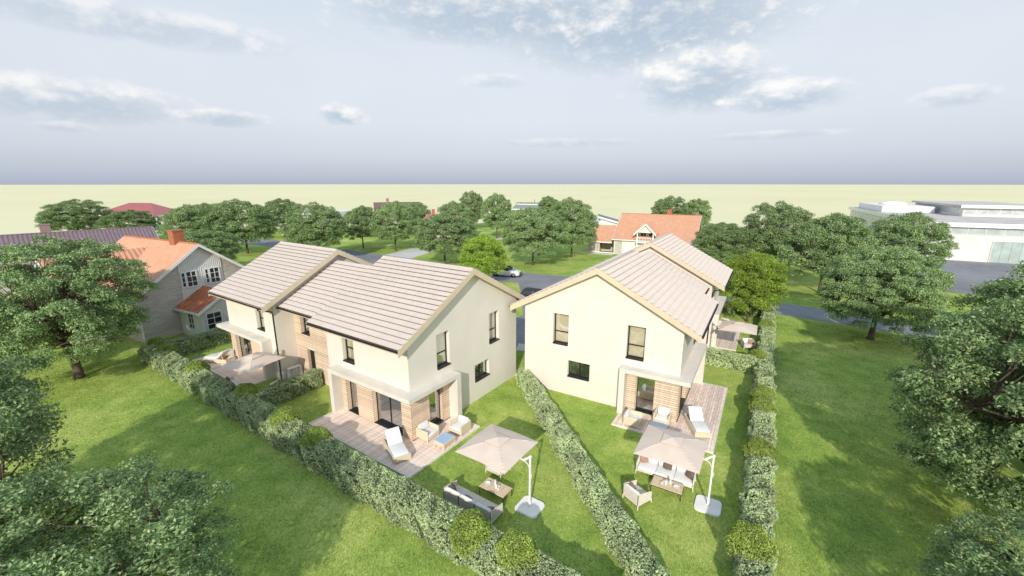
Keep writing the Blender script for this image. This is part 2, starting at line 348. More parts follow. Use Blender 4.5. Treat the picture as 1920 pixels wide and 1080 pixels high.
def link(name, me, parent=None, loc=None, rotz=None, kind=None, label=None, mw=None):
    o = bpy.data.objects.new(name, me); COL.objects.link(o)
    if parent: o.parent = parent
    if loc is not None: o.location = loc
    if rotz is not None: o.rotation_euler = (0, 0, rotz)
    if mw is not None: o.matrix_basis = mw
    if kind: o['kind'] = kind
    if label: o['label'] = label
    return o
def thing(name, label, cat, loc=(0, 0, 0), rotz=0, group=None):
    o = link(name, None, None, loc, rotz); tag(o, label, cat, group); o.empty_display_size = 0.3
    return o
def tag(o, label=None, cat=None, group=None):
    if label: o['label'] = label
    if cat: o['category'] = cat
    if group: o['group'] = group
    return o
def copy_tree(root, loc, rotz, label, scale=None):
    def cp(o, par):
        c = o.copy(); COL.objects.link(c); c.parent = par
        for ch in o.children: cp(ch, c)
        return c
    r = cp(root, None); r.location = loc; r.rotation_euler = (0, 0, rotz); r['label'] = label
    if scale: r.scale = scale
    return r
class Frame:
    """house frame: a runs along the ridge away from the gable, b runs from the garden front to the back"""
    def __init__(s, az, o, mirror):
        s.o = Vector((o[0], o[1], 0)); r = R(az); s.e1 = Vector((math.sin(r), math.cos(r), 0))
        s.s = 1 if mirror else -1                       # local y = s*b
        yv = Vector((-s.e1.y, s.e1.x, 0)); s.e2 = yv * s.s
        s.rot = math.atan2(s.e1.y, s.e1.x)
    def pt(s, a, b, z=0): return s.o + s.e1 * a + s.e2 * b + Vector((0, 0, z))
    def ang(s, deg):
        d = s.e1 * math.cos(R(deg)) + s.e2 * math.sin(R(deg)); return math.atan2(d.y, d.x)
FA = Frame(-55.8, (-5.544, 21.155), False)
FC = Frame(30.7, (9.86, 23.085), True)

# ------------------------------------------------------------------ ground, roads
def sheet(name, pts, z, m, thick=None):
    mb = MB(); n = len(pts)
    mb.add([(x, y, z) for x, y in pts], [tuple(range(n))])
    o = mb.build(name, m, recalc=False); o['kind'] = 'structure'
    if o.data.polygons[0].normal.z < 0: o.data.flip_normals()
    return o
sheet('ground', [(-9000, -9000), (9000, -9000), (9000, 22000), (-9000, 22000)], 0.0, FIELD)
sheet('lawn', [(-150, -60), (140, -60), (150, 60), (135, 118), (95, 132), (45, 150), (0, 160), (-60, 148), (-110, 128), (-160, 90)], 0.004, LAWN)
def ribbon(name, pts, widths, z, m):
    L_, R_ = [], []
    P = [Vector((x, y)) for x, y in pts]
    for i, p in enumerate(P):
        d = (P[min(i + 1, len(P) - 1)] - P[max(i - 1, 0)]).normalized(); n = Vector((-d.y, d.x)); w = widths[i] / 2
        L_.append(p + n * w); R_.append(p - n * w)
    mb = MB(); n = len(P); mb.add([(v.x, v.y, z) for v in L_ + R_], [(i, n + i, n + i + 1, i + 1) for i in range(n - 1)])
    o = mb.build(name, m, recalc=False); o['kind'] = 'structure'
    for p in o.data.polygons:
        if p.normal.z < 0: o.data.flip_normals(); break
    return o
ribbon('road', [(-130, 150), (-62, 106), (-30, 84), (-12, 71.5), (0, 64.8), (12, 60.0), (22, 53.5), (31.2, 47.3), (36.4, 43.2), (46, 35.5), (62, 22), (85, 2)], [7, 7, 7.5, 7.5, 7.2, 6.5, 6, 5.6, 5.6, 5.8, 6, 6], 0.012, ASPH)
sheet('parking_court', [(0.8, 63), (15.5, 59), (15.8, 47), (8.0, 44.2), (4.2, 36.8), (0.2, 35.6), (-1.9, 39.2), (1.2, 45), (1.2, 54)], 0.016, ASPH)
sheet('path', [(0.35, 34.6), (1.9, 34.2), (2.3, 35.4), (0.6, 36.3)], 0.020, PAVE)
sheet('driveway', [(-27.5, 80.6), (-21, 77.5), (-16.2, 92), (-22.5, 95)], 0.008, PAVE)
sheet('driveway_far', [(-6.8, 108), (-1, 112), (1.5, 116), (-4, 113.5)], 0.008, PAVE)
sheet('factory_yard', [(52, 60), (64, 50), (80, 44), (120, 40), (125, 62), (93, 76.2), (70, 86.5), (62, 78)], 0.010, ASPH)

# ------------------------------------------------------------------ the two twin houses
ZR, SL, BR = 9.02, 0.528, 5.2          # ridge height, roof slope, ridge position
TH = math.atan(SL)
def zt(b): return ZR - SL * abs(b - BR)
TW, TC = 0.30, 0.385
def tile_mesh():
    mb = MB(); n = 8; L_ = TC + 0.05
    xs = [TW * i / n for i in range(n + 1)]
    zf = lambda x: 0.045 * (0.5 - 0.5 * math.cos(4 * PI * x / TW)) + 0.0
    top = []
    vs = []
    for x in xs:
        vs += [(x, 0, zf(x) + 0.072), (x, L_, zf(x) + 0.004), (x, 0.006, zf(x) - 0.006)]
    fs = []; mi = []
    for i in range(n):
        a, b = 3 * i, 3 * (i + 1)
        fs.append((a, b, b + 1, a + 1)); mi.append(0)
        fs.append((a + 2, b + 2, b, a)); mi.append(1)
    mb.add(vs, fs); mb.mi = mi
    return mb
TILE_MB = tile_mesh(); TILE_ME = TILE_MB.mesh('tile', [TILE, TILE_EDGE], recalc=False)
def slope_tiles(roof, a0, a1, b_eave, zr, sy, budget):
    """tiles on one slope; sy = sign of the up-slope direction along local y. Returns tiles used singly"""
    run = abs(BR - b_eave); length = run / math.cos(TH)
    nc = max(1, round((a1 - a0) / TW)); nr = max(1, round(length / TC)); w = (a1 - a0) / nc; c = length / nr
    Xv = Vector((sy, 0, 0)); Yv = Vector((0, sy * math.cos(TH), math.sin(TH))); Zv = Vector((0, -sy * math.sin(TH), math.cos(TH)))
    z0 = zr - SL * run; y0 = slope_tiles.y_eave
    items = []
    for i in range(nc):
        for j in range(nr):
            x = a0 + i * w if sy > 0 else a1 - i * w
            p = Vector((x, y0, z0)) + Yv * (j * c)
            M_ = Matrix(((Xv.x * w / TW, 0, 0, p.x), (0, Yv.y, Zv.y, p.y), (0, Yv.z, Zv.z, p.z), (0, 0, 0, 1)))
            items.append((x, M_))
    items.sort(key=lambda t: slope_tiles.key(t[1].translation))
    k = min(budget, len(items))
    for x, M_ in items[:k]:
        link('tile', TILE_ME, roof, mw=M_)
    if items[k:]:
        base = np.array(TILE_MB.v); nv = len(base); hom = np.c_[base, np.ones(nv)]
        V = np.concatenate([(hom @ np.array(M_).T)[:, :3] for _, M_ in items[k:]])
        mb = MB(); mb.v = [tuple(p) for p in V.tolist()]
        for q in range(len(items) - k):
            mb.f += [tuple(i + q * nv for i in f) for f in TILE_MB.f]; mb.mi += TILE_MB.mi
        mb.build('tile_field', [TILE, TILE_EDGE], roof, recalc=False, kind='stuff')
    return k

def cells(mb, axis, t0, t1, u0, u1, topf, openings, zbot=0.0):
    """wall of thickness t0..t1 along 'axis' normal, running u0..u1, with openings (ua,ub,za,zb); topf(u) is the top"""
    us = sorted({u0, u1, *[o[0] for o in openings], *[o[1] for o in openings], *([BR] if u0 < BR < u1 else [])})
    for ua, ub in zip(us, us[1:]):
        mid = (ua + ub) / 2
        ops = sorted([o for o in openings if o[0] <= mid <= o[1]], key=lambda o: o[2])
        z = zbot; segs = []
        for o in ops:
            if o[2] > z + 1e-4: segs.append((z, z, o[2], o[2]))
            z = o[3]
        segs.append((z, z, topf(ua), topf(ub)))
        for za, zb_, zc, zd in segs:
            if axis == 0: p = [(t0, ua, za), (t1, ua, za), (t1, ub, zb_), (t0, ub, zb_), (t0, ua, zc), (t1, ua, zc), (t1, ub, zd), (t0, ub, zd)]
            else: p = [(ua, t0, za), (ub, t0, zb_), (ub, t1, zb_), (ua, t1, za), (ua, t0, zc), (ub, t0, zd), (ub, t1, zd), (ua, t1, zc)]
            mb.hexa(p)

def make_window(T, fn, axis, face, inward, u0, u1, z0, z1, split=None, mull=None, sill=True, name='window', depth=0.24, curtain=False):
    """dark framed window set 'depth' behind the wall face; inward = sign of the normal pointing into the house"""
    fw = 0.075
    d0 = face + inward * depth; d1 = face + inward * (depth + 0.06)
    def bx(mb, ua, ub, za, zb, da=d0, db=d1):
        lo, hi = min(da, db), max(da, db)
        if axis == 0: mb.box(lo, hi, ua, ub, za, zb)
        else: mb.box(ua, ub, lo, hi, za, zb)
    f = MB(fn)
    bx(f, u0, u0 + fw, z0, z1); bx(f, u1 - fw, u1, z0, z1); bx(f, u0 + fw, u1 - fw, z1 - fw, z1); bx(f, u0 + fw, u1 - fw, z0, z0 + fw)
    us = [u0 + fw, u1 - fw]; zs = [z0 + fw, z1 - fw]
    if mull: bx(f, mull - 0.035, mull + 0.035, z0 + fw, z1 - fw)
    if split:
        if mull: bx(f, u0 + fw, mull - 0.035, split - 0.03, split + 0.03); bx(f, mull + 0.035, u1 - fw, split - 0.03, split + 0.03)
        else: bx(f, u0 + fw, u1 - fw, split - 0.03, split + 0.03)
    # reveal lining, dark on the hinge side
    w = f.build(name, BLACK, T)
    ul = [(u0 + fw, mull - 0.035), (mull + 0.035, u1 - fw)] if mull else [(u0 + fw, u1 - fw)]
    zl = [(z0 + fw, split - 0.03), (split + 0.03, z1 - fw)] if split else [(z0 + fw, z1 - fw)]
    for a, b in ul:
        for c, d in zl:
            p = MB(fn); bx(p, a, b, c, d, d0 + inward * 0.025, d0 + inward * 0.033); p.build('pane', GLASS_C if curtain else GLASS, w)
    if curtain:
        p = MB(fn); n = 18
        for i in range(n):
            ua, ub = u0 - .1 + (u1 - u0 + .2) * i / n, u0 - .1 + (u1 - u0 + .2) * (i + 1) / n
            o_ = .03 * (i % 2); bx(p, ua, ub, z0 - .05, z1 + .05, d0 + inward * (.10 + o_), d0 + inward * (.13 + o_))
        p.build('curtain', CURT, w)
    if sill:
        p = MB(fn); bx(p, u0 + 0.003, u1 - 0.003, z0 + 0.003, z0 + 0.03, face - inward * 0.06, face + inward * (depth - 0.004)); bx(p, u0 + 0.003, u1 - 0.003, z0 - 0.05, z0 + 0.0025, face - inward * 0.06, face - inward * 0.03); p.build('sill', BLACK, w)
    return w

def slat_panel(T, fn, axis, f0, f1, u0, u1, z0, z1, single=True, holes=()):
    """cladding: dark backing sheet plus horizontal boards (f0..f1 is the board thickness)"""
    lo, hi = min(f0, f1), max(f0, f1)
    b = MB(fn); inn = lo if abs(lo) < abs(hi) else hi
    back = MB(fn); t = (lo + hi) / 2
    ll, hh = (f1, f1 + (f0 - f1) * 0.35); ll, hh = min(ll, hh), max(ll, hh)
    us = sorted({u0, u1, *[h[0] for h in holes], *[h[1] for h in holes]})
    def spans(za, zb):
        out = [(u0, u1)]
        for h in holes:
            if h[2] < zb - 0.02 and h[3] > za + 0.02:
                nx = []
                for a, c in out:
                    if h[0] > a: nx.append((a, min(c, h[0])))
                    if h[1] < c: nx.append((max(a, h[1]), c))
                out = [(a, c) for a, c in nx if c - a > 0.02]
        return out
    pitch = 0.140; n = max(1, int(round((z1 - z0) / pitch))); pitch = (z1 - z0) / n
    for a, c in spans(z0, z1) if not holes else [(u0, u1)]: pass
    zz = z0
    j = MB(fn); sl = []
    for i in range(n):
        za, zb = z0 + i * pitch, z0 + (i + 1) * pitch
        for a, c in spans(za, zb):
            if axis == 0: back.box(ll, hh, a, c, za, zb)
            else: back.box(a, c, ll, hh, za, zb)
            sl.append((a, c, za + 0.014, zb - 0.014))
    root = back.build('cladding', SLATBACK, T)
    if single:
        cache = {}
        for a, c, za, zb in sl:
            key = (round(c - a, 3), round(zb - za, 4))
            if key not in cache:
                q = MB(fn); q0 = [(lo, hi, 0, c - a, 0, zb - za), (0, c - a, lo, hi, 0, zb - za)][axis != 0]
                q.box(*q0); cache[key] = q.mesh('slat', SLAT)
            off = (Vector(fn(0, a, za)) if axis == 0 else Vector(fn(a, 0, za))) - Vector(fn(0, 0, 0))
            link('slat', cache[key], root, loc=off)
    else:
        for a, c, za, zb in sl:
            if axis == 0: j.box(lo, hi, a, c, za, zb)
            else: j.box(a, c, lo, hi, za, zb)
        j.build('slat_field', SLAT, root, kind='stuff')
    return root

def pipe(fn, pts, r, name, T, n=8):
    m = MB(fn); m.tube(pts, r, n); m.build(name, BLACK, T, smooth=False)

def gutter(fn, a0, a1, b, z, T):
    m = MB(fn); prof = [(b + 0.075 * math.cos(t), z + 0.075 * math.sin(t)) for t in [PI + PI * k / 8 for k in range(9)]]
    inn = [(b + 0.062 * math.cos(t), z + 0.062 * math.sin(t)) for t in [2 * PI - PI * k / 8 for k in range(9)]]
    m.prism(prof + inn, 0, a0, a1); m.build('gutter', BLACK, T)

WOFF = 0.22
def house_unit(T, fr, m, detail, cut, dp=True):
    """one dwelling; m maps a -> local x, so the second dwelling mirrors the first. detail: visible slats as single boards"""
    s = fr.s; fn = lambda a, b, z: (m(a), s * b, z)
    A1, B1 = 7.4, 10.4
    top = lambda b: zt(b) - WOFF
    gw = [(2.15, 3.25, 3.55, 5.64), (7.13, 8.24, 3.55, 5.64), (5.55, 7.10, 1.38, 2.51), (1.35, 2.50, 0.10, 2.42)]
    fwn = [(4.70, 5.80, 3.50, 5.05), (4.70, 5.75, 0.10, 2.36), (0.75, 3.25, 0.10, 2.36)]
    w = MB(fn)
    cells(w, 0, 0.0, 0.30, 0.0, B1, top, gw)                        # gable
    cells(w, 1, 0.0, 0.30, 0.30, A1, lambda a: top(0.0), fwn)       # garden front
    cells(w, 0, A1 - 0.30, A1, 0.30, B1, top, [])                    # inner gable
    cells(w, 1, B1 - 0.30, B1, 0.30, A1 - 0.30, lambda a: top(B1), [(1.4, 2.5, 3.55, 5.1), (4.8, 5.9, 3.55, 5.1), (3.0, 4.0, 0.1, 2.3)])
    w.build('wall', WALL, T)
    fl = MB(fn); fl.box(0.30, A1 - 0.30, 0.30, B1 - 0.30, 0.0, 0.09); fl.box(0.30, A1 - 0.30, 0.30, B1 - 0.30, 2.66, 2.96); fl.build('floor_slab', INTF, T)
    pt = MB(fn); pt.box(3.7, 3.8, 0.30, B1 - 0.3, 2.96, 5.2); pt.box(0.30, 3.7, 4.6, 4.7, 2.96, 5.6); pt.box(3.8, A1 - 0.3, 3.9, 4.0, 2.96, 5.6); pt.box(0.3, A1 - .3, 5.0, 5.1, 0.09, 2.66)
    pt.box(2.6, 2.7, 5.1, B1 - 0.3, 0.09, 2.66); pt.box(0.3, A1 - 0.3, 0.3, B1 - 0.3, 5.75, 5.8); pt.build('partition', INT, T)
    # openings
    make_window(T, fn, 0, 0.0, 1, 2.15, 3.25, 3.55, 5.64, split=4.35, curtain=True)
    make_window(T, fn, 0, 0.0, 1, 7.13, 8.24, 3.55, 5.64, split=4.35, curtain=True)
    make_window(T, fn, 0, 0.0, 1, 5.55, 7.10, 1.38, 2.51, mull=6.32)
    make_window(T, fn, 1, 0.0, 1, 4.70, 5.80, 3.50, 5.05, split=4.3, curtain=True)
    make_window(T, fn, 1, B1, -1, 1.4, 2.5, 3.55, 5.1); make_window(T, fn, 1, B1, -1, 4.8, 5.9, 3.55, 5.1); make_window(T, fn, 1, B1, -1, 3.0, 4.0, 0.1, 2.3, name='back_door', sill=False)
    for args in ((0, 1.35, 2.50, 2.42, None), (1, 4.70, 5.75, 2.36, None), (1, 0.75, 3.25, 2.36, 2.0)):
        d = make_window(T, fn, args[0], 0.0, 1, args[1], args[2], 0.10, args[3], mull=args[4], sill=False, name='patio_door', depth=0.22)
        th = MB(fn); q = (-0.03, 0.215, args[1] + 0.003, args[2] - 0.003, 0.103, 0.125) if args[0] == 0 else (args[1] + 0.003, args[2] - 0.003, -0.03, 0.215, 0.103, 0.125)
        th.box(*q); th.build('threshold', BLACK, d)
    # timber cladding round the terrace
    for u0, u1, zz in ((5.75, 6.15, 0), (3.25, 4.70, 0), (0.0, 0.75, 0)): slat_panel(T, fn, 1, -0.035, 0.0, u0 - (0.035 if u0 == 0 else 0), u1, 0.10, 2.78, detail)
    slat_panel(T, fn, 1, -0.035, 0.0, 4.70, 5.75, 2.36, 2.78, detail); slat_panel(T, fn, 1, -0.035, 0.0, 0.75, 3.25, 2.36, 2.78, detail)
    for u0, u1, z0 in ((0.0, 1.35, 0.10), (2.50, 3.05, 0.10), (1.35, 2.50, 2.42)): slat_panel(T, fn, 0, -0.035, 0.0, u0, u1, z0, 2.78, detail)
    # reveals of the doors in the same boards
    for axis, f in ((1, 5.75), (1, 4.70), (1, 3.25), (1, 0.75)):
        sg = -1 if f in (5.75, 3.25) else 1
        slat_panel(T, fn, 0, f + sg * 0.03, f, 0.0, 0.22, 0.13, 2.36, False)
    for f in (1.35, 2.50):
        sg = 1 if f == 1.35 else -1
        slat_panel(T, fn, 1, f + sg * 0.03, f, 0.0, 0.22, 0.13, 2.42, False)
    # rendered canopy with two fins
    c = MB(fn)
    c.box(-0.70, 6.50, -0.70, -0.002, 2.785, 3.03); c.box(-0.70, -0.002, -0.002, 3.40, 2.785, 3.03)
    c.box(6.15, 6.50, -0.70, -0.002, 0.0, 2.785); c.box(-0.70, -0.002, 3.05, 3.40, 0.0, 2.785)
    c.build('canopy', CANOPY, T)
    # roof: deck, soffit, tiles, ridge, barge boards
    a0, a1, be = -0.40, 7.80, -0.90
    rf = MB(fn)
    for sg in (1, -1):
        bb = be if sg > 0 else 2 * BR - be
        z0 = zt(be)
        pts = [(bb, z0 - 0.20), (BR, ZR - 0.20), (BR, ZR - 0.012), (bb, z0 - 0.012)]
        rf.prism(pts, 0, a0 + 0.002, a1 - 0.002)
    roof = rf.build('roof', UNDER, T)
    so = MB(fn)
    for sg in (1, -1):
        b_ = lambda b: b if sg > 0 else 2 * BR - b
        so.prism([(b_(be + .02), zt(be) - 0.225), (b_(-0.004), zt(-0.004) - 0.225), (b_(-0.004), zt(0) - 0.205), (b_(be + .02), zt(be) - 0.203)], 0, a0 + 0.003, a1 - 0.003)
        so.prism([(b_(be), zt(be) - 0.26), (b_(be + 0.02), zt(be) - 0.26), (b_(be + 0.02), zt(be) - 0.02), (b_(be), zt(be) - 0.02)], 0, a0 + 0.003, a1 - 0.003)
        so.prism([(b_(0), zt(0) - 0.225), (b_(BR), ZR - 0.225), (b_(BR), ZR - 0.203), (b_(0), zt(0) - 0.203)], 0, a0 + 0.003, -0.003)
        so.prism([(b_(0), zt(0) - 0.225), (b_(BR), ZR - 0.225), (b_(BR), ZR - 0.203), (b_(0), zt(0) - 0.203)], 0, A1 + 0.003, a1 - 0.003)
    so.build('soffit', BARGE, T)
    used = 0
    for sg in (1, -1):
        bb = be - 0.03 if sg > 0 else 2 * BR - be + 0.03
        slope_tiles.y_eave = s * bb
        x0, x1 = sorted((m(a0), m(a1)))
        used += slope_tiles(roof, x0, x1, bb, ZR, s * sg, max(0, cut - used) if sg > 0 else 0)
    rc = MB(fn); nrc = 22
    for i in range(nrc):
        xa = a0 + (a1 - a0) * i / nrc; xb = a0 + (a1 - a0) * (i + 1) / nrc + 0.03
        for k in range(6):
            t0_, t1_ = PI * k / 6, PI * (k + 1) / 6
            rc.add([(xa, BR + .13 * math.cos(t), ZR + .0 + .085 * math.sin(t)) for t in (t0_, t1_)] + [(xb, BR + .12 * math.cos(t), ZR - .012 + .085 * math.sin(t)) for t in (t1_, t0_)], [(0, 1, 2, 3)])
    rc.build('ridge_cap', TILE, roof, recalc=False)
    for aa, ab in ((a0 - 0.035, a0 - 0.002), (a1 + 0.002, a1 + 0.035)):
        b = MB(fn)
        for sg in (1, -1):
            b_ = lambda x: x if sg > 0 else 2 * BR - x
            e = be - 0.07
            b.prism([(b_(e), zt(e) - 0.34), (b_(BR), ZR - 0.34), (b_(BR), ZR + 0.045), (b_(e), zt(e) + 0.045)], 0, aa, ab)
        b.build('barge_board', BARGE, T)
    for bb in (be - 0.10, 2 * BR - be + 0.10): gutter(fn, a0 - 0.0, a1, bb, zt(be) - 0.05, T)
    if not dp: return
    # downpipe on the link side
    z_g = zt(be) - 0.12
    pipe(fn, [(A1 - 0.1, be - 0.10, z_g), (A1 - 0.1, be - 0.08, z_g - 0.12), (A1 - 0.02, -0.12, z_g - 0.42), (A1 - 0.06, -0.07, z_g - 0.7), (A1 - 0.06, -0.07, 0.05)], 0.045, 'downpipe', T)

def twin_house(name, label, fr, detail1, detail2, linkd, cut1, cut2):
    T = thing(name, label, 'house', fr.o, fr.rot)
    slope_tiles.key = lambda p: (fr.pt(p.x, p.y * fr.s, p.z) - Vector((0, 0, CAM_H))).length
    W = 21.0
    house_unit(T, fr, lambda a: a, detail1, cut1, False)
    house_unit(T, fr, lambda a: W - a, detail2, cut2)
    s = fr.s; fn = lambda a, b, z: (a, s * b, z)
    # link between the dwellings: lower roof, timber clad front
    A0, A1, bf, bk, zr, be = 7.40, 13.60, 1.40, 9.0, 8.15, 0.32
    zl = lambda b: zr - SL * abs(b - BR)
    ops = []
    for mm in (lambda a: a, lambda a: W - a):
        ops += [tuple(sorted((mm(8.20), mm(9.30)))) + (3.45, 4.95), tuple(sorted((mm(8.70), mm(9.60)))) + (0.1, 2.32)]
    w = MB(fn)
    cells(w, 1, bf, bf + 0.25, A0, A1, lambda a: zl(bf) - 0.2, ops)
    cells(w, 1, bk - 0.25, bk, A0, A1, lambda a: zl(bk) - 0.2, [])
    w.build('wall', WALL, T)
    fl = MB(fn); fl.box(A0, A1, bf + .25, bk - .25, 0, .09); fl.box(A0, A1, bf + .25, bk - .25, 2.66, 2.96); fl.build('floor_slab', INTF, T)
    pt = MB(fn); pt.box(A0, A1, 4.0, 4.1, .09, 5.0); pt.box(A0, A1, bf + .25, bk - .25, 5.3, 5.35); pt.build('partition', INT, T)
    for i, o in enumerate(ops):
        if o[2] > 1: make_window(T, fn, 1, bf, 1, *o, split=o[2] + .75)
        else:
            d = MB(fn); d.box(o[0] + .003, o[1] - .003, bf + .16, bf + .21, o[2], o[3]); dd = d.build('door', BLACK, T)
            h = MB(fn); h.box(o[0] + .08, o[0] + .11, bf + .10, bf + .158, 1.0, 1.15); h.build('handle', MATS['white_paint'], dd)
    slat_panel(T, fn, 1, bf - 0.035, bf, A0, A1, 0.05, zl(bf) - 0.24, linkd, ops)
    for o in ops:
        for f, sg in ((o[0], 1), (o[1], -1)): slat_panel(T, fn, 0, f + sg * .03, f, bf, bf + .16, o[2] + .02, o[3], False)
    rf = MB(fn)
    for sg in (1, -1):
        bb = be if sg > 0 else 2 * BR - be
        rf.prism([(bb, zl(be) - .2), (BR, zr - .2), (BR, zr - .012), (bb, zl(be) - .012)], 0, A0 + .004, A1 - .004)
    roof = rf.build('roof', UNDER, T)
    for sg in (1, -1):
        bb = be - .03 if sg > 0 else 2 * BR - be + .03
        slope_tiles.y_eave = s * bb
        slope_tiles(roof, A0, A1, bb, zr, s * sg, 0)
    fa = MB(fn)
    for sg in (1, -1):
        b_ = lambda x: x if sg > 0 else 2 * BR - x
        fa.prism([(b_(be), zl(be) - .24), (b_(be + .02), zl(be) - .24), (b_(be + .02), zl(be) - .02), (b_(be), zl(be) - .02)], 0, A0 + .004, A1 - .004)
        fa.prism([(b_(be + .021), zl(be) - .24), (b_(bf if sg > 0 else 1.4), zl(be) - .24), (b_(bf if sg > 0 else 1.4), zl(be) - .215), (b_(be + .021), zl(be) - .215)], 0, A0 + .004, A1 - .004)
    fa.build('soffit', BARGE, T)
    for bb in (be - .10, 2 * BR - be + .10): gutter(fn, A0 + .01, A1 - .01, bb, zl(be) - .05, T)
    return T
TWIN_A = twin_house('twin_house', 'cream twin house left of centre, sunlit pale tiled roof facing the long left hedge', FA, True, False, True, 300, 0)
TWIN_C = twin_house('twin_house', 'cream twin house right of centre, plain gable wall facing the camera', FC, True, False, False, 300, 0)

# ------------------------------------------------------------------ terraces
def terrace(label, fr, mirror, along):
    T = thing('terrace', label, 'terrace', fr.o, fr.rot, 'timber terraces')
    s = fr.s; mm = (lambda a: 21 - a) if mirror else (lambda a: a)
    fn = lambda a, b, z: (mm(a), s * b, z)
    a0, a1, b0, b1 = -2.22, 6.47, -2.32, 3.25
    rects = [(a0, a1, b0, -0.04), (a0, -0.04, -0.04, b1)]
    base = MB(fn); base.box(a0 + .06, a1 - .06, b0 + .06, -0.04, 0.0, .07); base.box(a0 + .06, -0.04, -0.04, b1 - .06, 0.0, .07); base.build('base', JOINT, T)
    ed = MB(fn); t = .055
    ed.box(a0, a1, b0, b0 + t, 0, .098); ed.box(a0, a0 + t, b0 + t, b1, 0, .098); ed.box(a1 - t, a1, b0 + t, -0.70, 0, .098); ed.box(a0 + t, -0.70, b1 - t, b1, 0, .098)
    ed.build('edging', EDGE, T)
    pitch = .145; cache = {}
    def board(u0, u1, v0, v1):
        key = (round(u1 - u0, 3), round(v1 - v0, 3))
        if key not in cache:
            q = MB(fn); q.box(0, u1 - u0, 0, v1 - v0, .07, .1); cache[key] = q.mesh('board', BOARD)
        o = Vector(fn(u0, v0, 0)) - Vector(fn(0, 0, 0))
        link('board', cache[key], T, loc=o)
    def cutl(lo, hi, k):
        # two or three lengths per row, joints staggered
        L_ = hi - lo; n = max(1, round(L_ / 2.6)); off = [0.0, 0.45, 0.2, 0.7][k % 4] * 1.2 if n > 1 else 0
        c = [lo] + [lo + L_ * i / n + (off - .5) for i in range(1, n)] + [hi]
        return [(x, y - .004) for x, y in zip(c, c[1:])]
    if along == 'b':
        x = a0 + t + .004; k = 0
        while x < a1 - t - .02:
            w = min(pitch - .014, a1 - t - .004 - x)
            hi = b1 - t - .004 if x + w < -0.05 else -0.045
            for u, v in cutl(b0 + t + .004, hi, k): board(x, x + w, u, v)
            x += pitch; k += 1
    else:
        y = b0 + t + .004; k = 0
        while y < b1 - t - .02:
            w = min(pitch - .014, b1 - t - .004 - y)
            hi = a1 - t - .004 if y + w < -0.05 else -0.05
            for u, v in cutl(a0 + t + .004, hi, k): board(u, v, y, y + w)
            y += pitch; k += 1
    return T
terrace('near timber terrace of the left twin house, holding a lounger and two armchairs', FA, False, 'b')
terrace('timber terrace at the far end of the left twin house, partly under a drooping parasol', FA, True, 'b')
terrace('timber terrace of the right twin house with white edging and a lounger', FC, False, 'a')
terrace('small far terrace of the right twin house behind the cross hedge', FC, True, 'a')

# ------------------------------------------------------------------ foliage
def leaves_mesh(name, C, Nn, size, rng, m, aspect=0.46):
    """one kinked two-triangle leaf per centre"""
    n = len(C)
    r = rng.normal(size=(n, 3)); Nn = Nn / np.linalg.norm(Nn, axis=1, keepdims=True)
    T = r - Nn * (r * Nn).sum(1, keepdims=True); T /= np.linalg.norm(T, axis=1, keepdims=True); B = np.cross(Nn, T)
    s = size[:, None]
    V = np.empty((n, 4, 3)); V[:, 0] = C - T * s * .5; V[:, 1] = C + B * s * aspect * .5 + Nn * s * .08; V[:, 2] = C + T * s * .5 - Nn * s * .06; V[:, 3] = C - B * s * aspect * .5 + Nn * s * .08
    me = bpy.data.meshes.new(name); me.vertices.add(n * 4); me.vertices.foreach_set('co', V.astype(np.float32).ravel())
    base = np.arange(n)[:, None] * 4
    idx = np.concatenate([base + 0, base + 1, base + 2, base + 0, base + 2, base + 3], 1).astype(np.int32)
    me.loops.add(n * 6); me.loops.foreach_set('vertex_index', idx.ravel())
    me.polygons.add(n * 2); me.polygons.foreach_set('loop_start', np.arange(0, n * 6, 3, dtype=np.int32))
    me.update(calc_edges=True); me.materials.append(m); return me

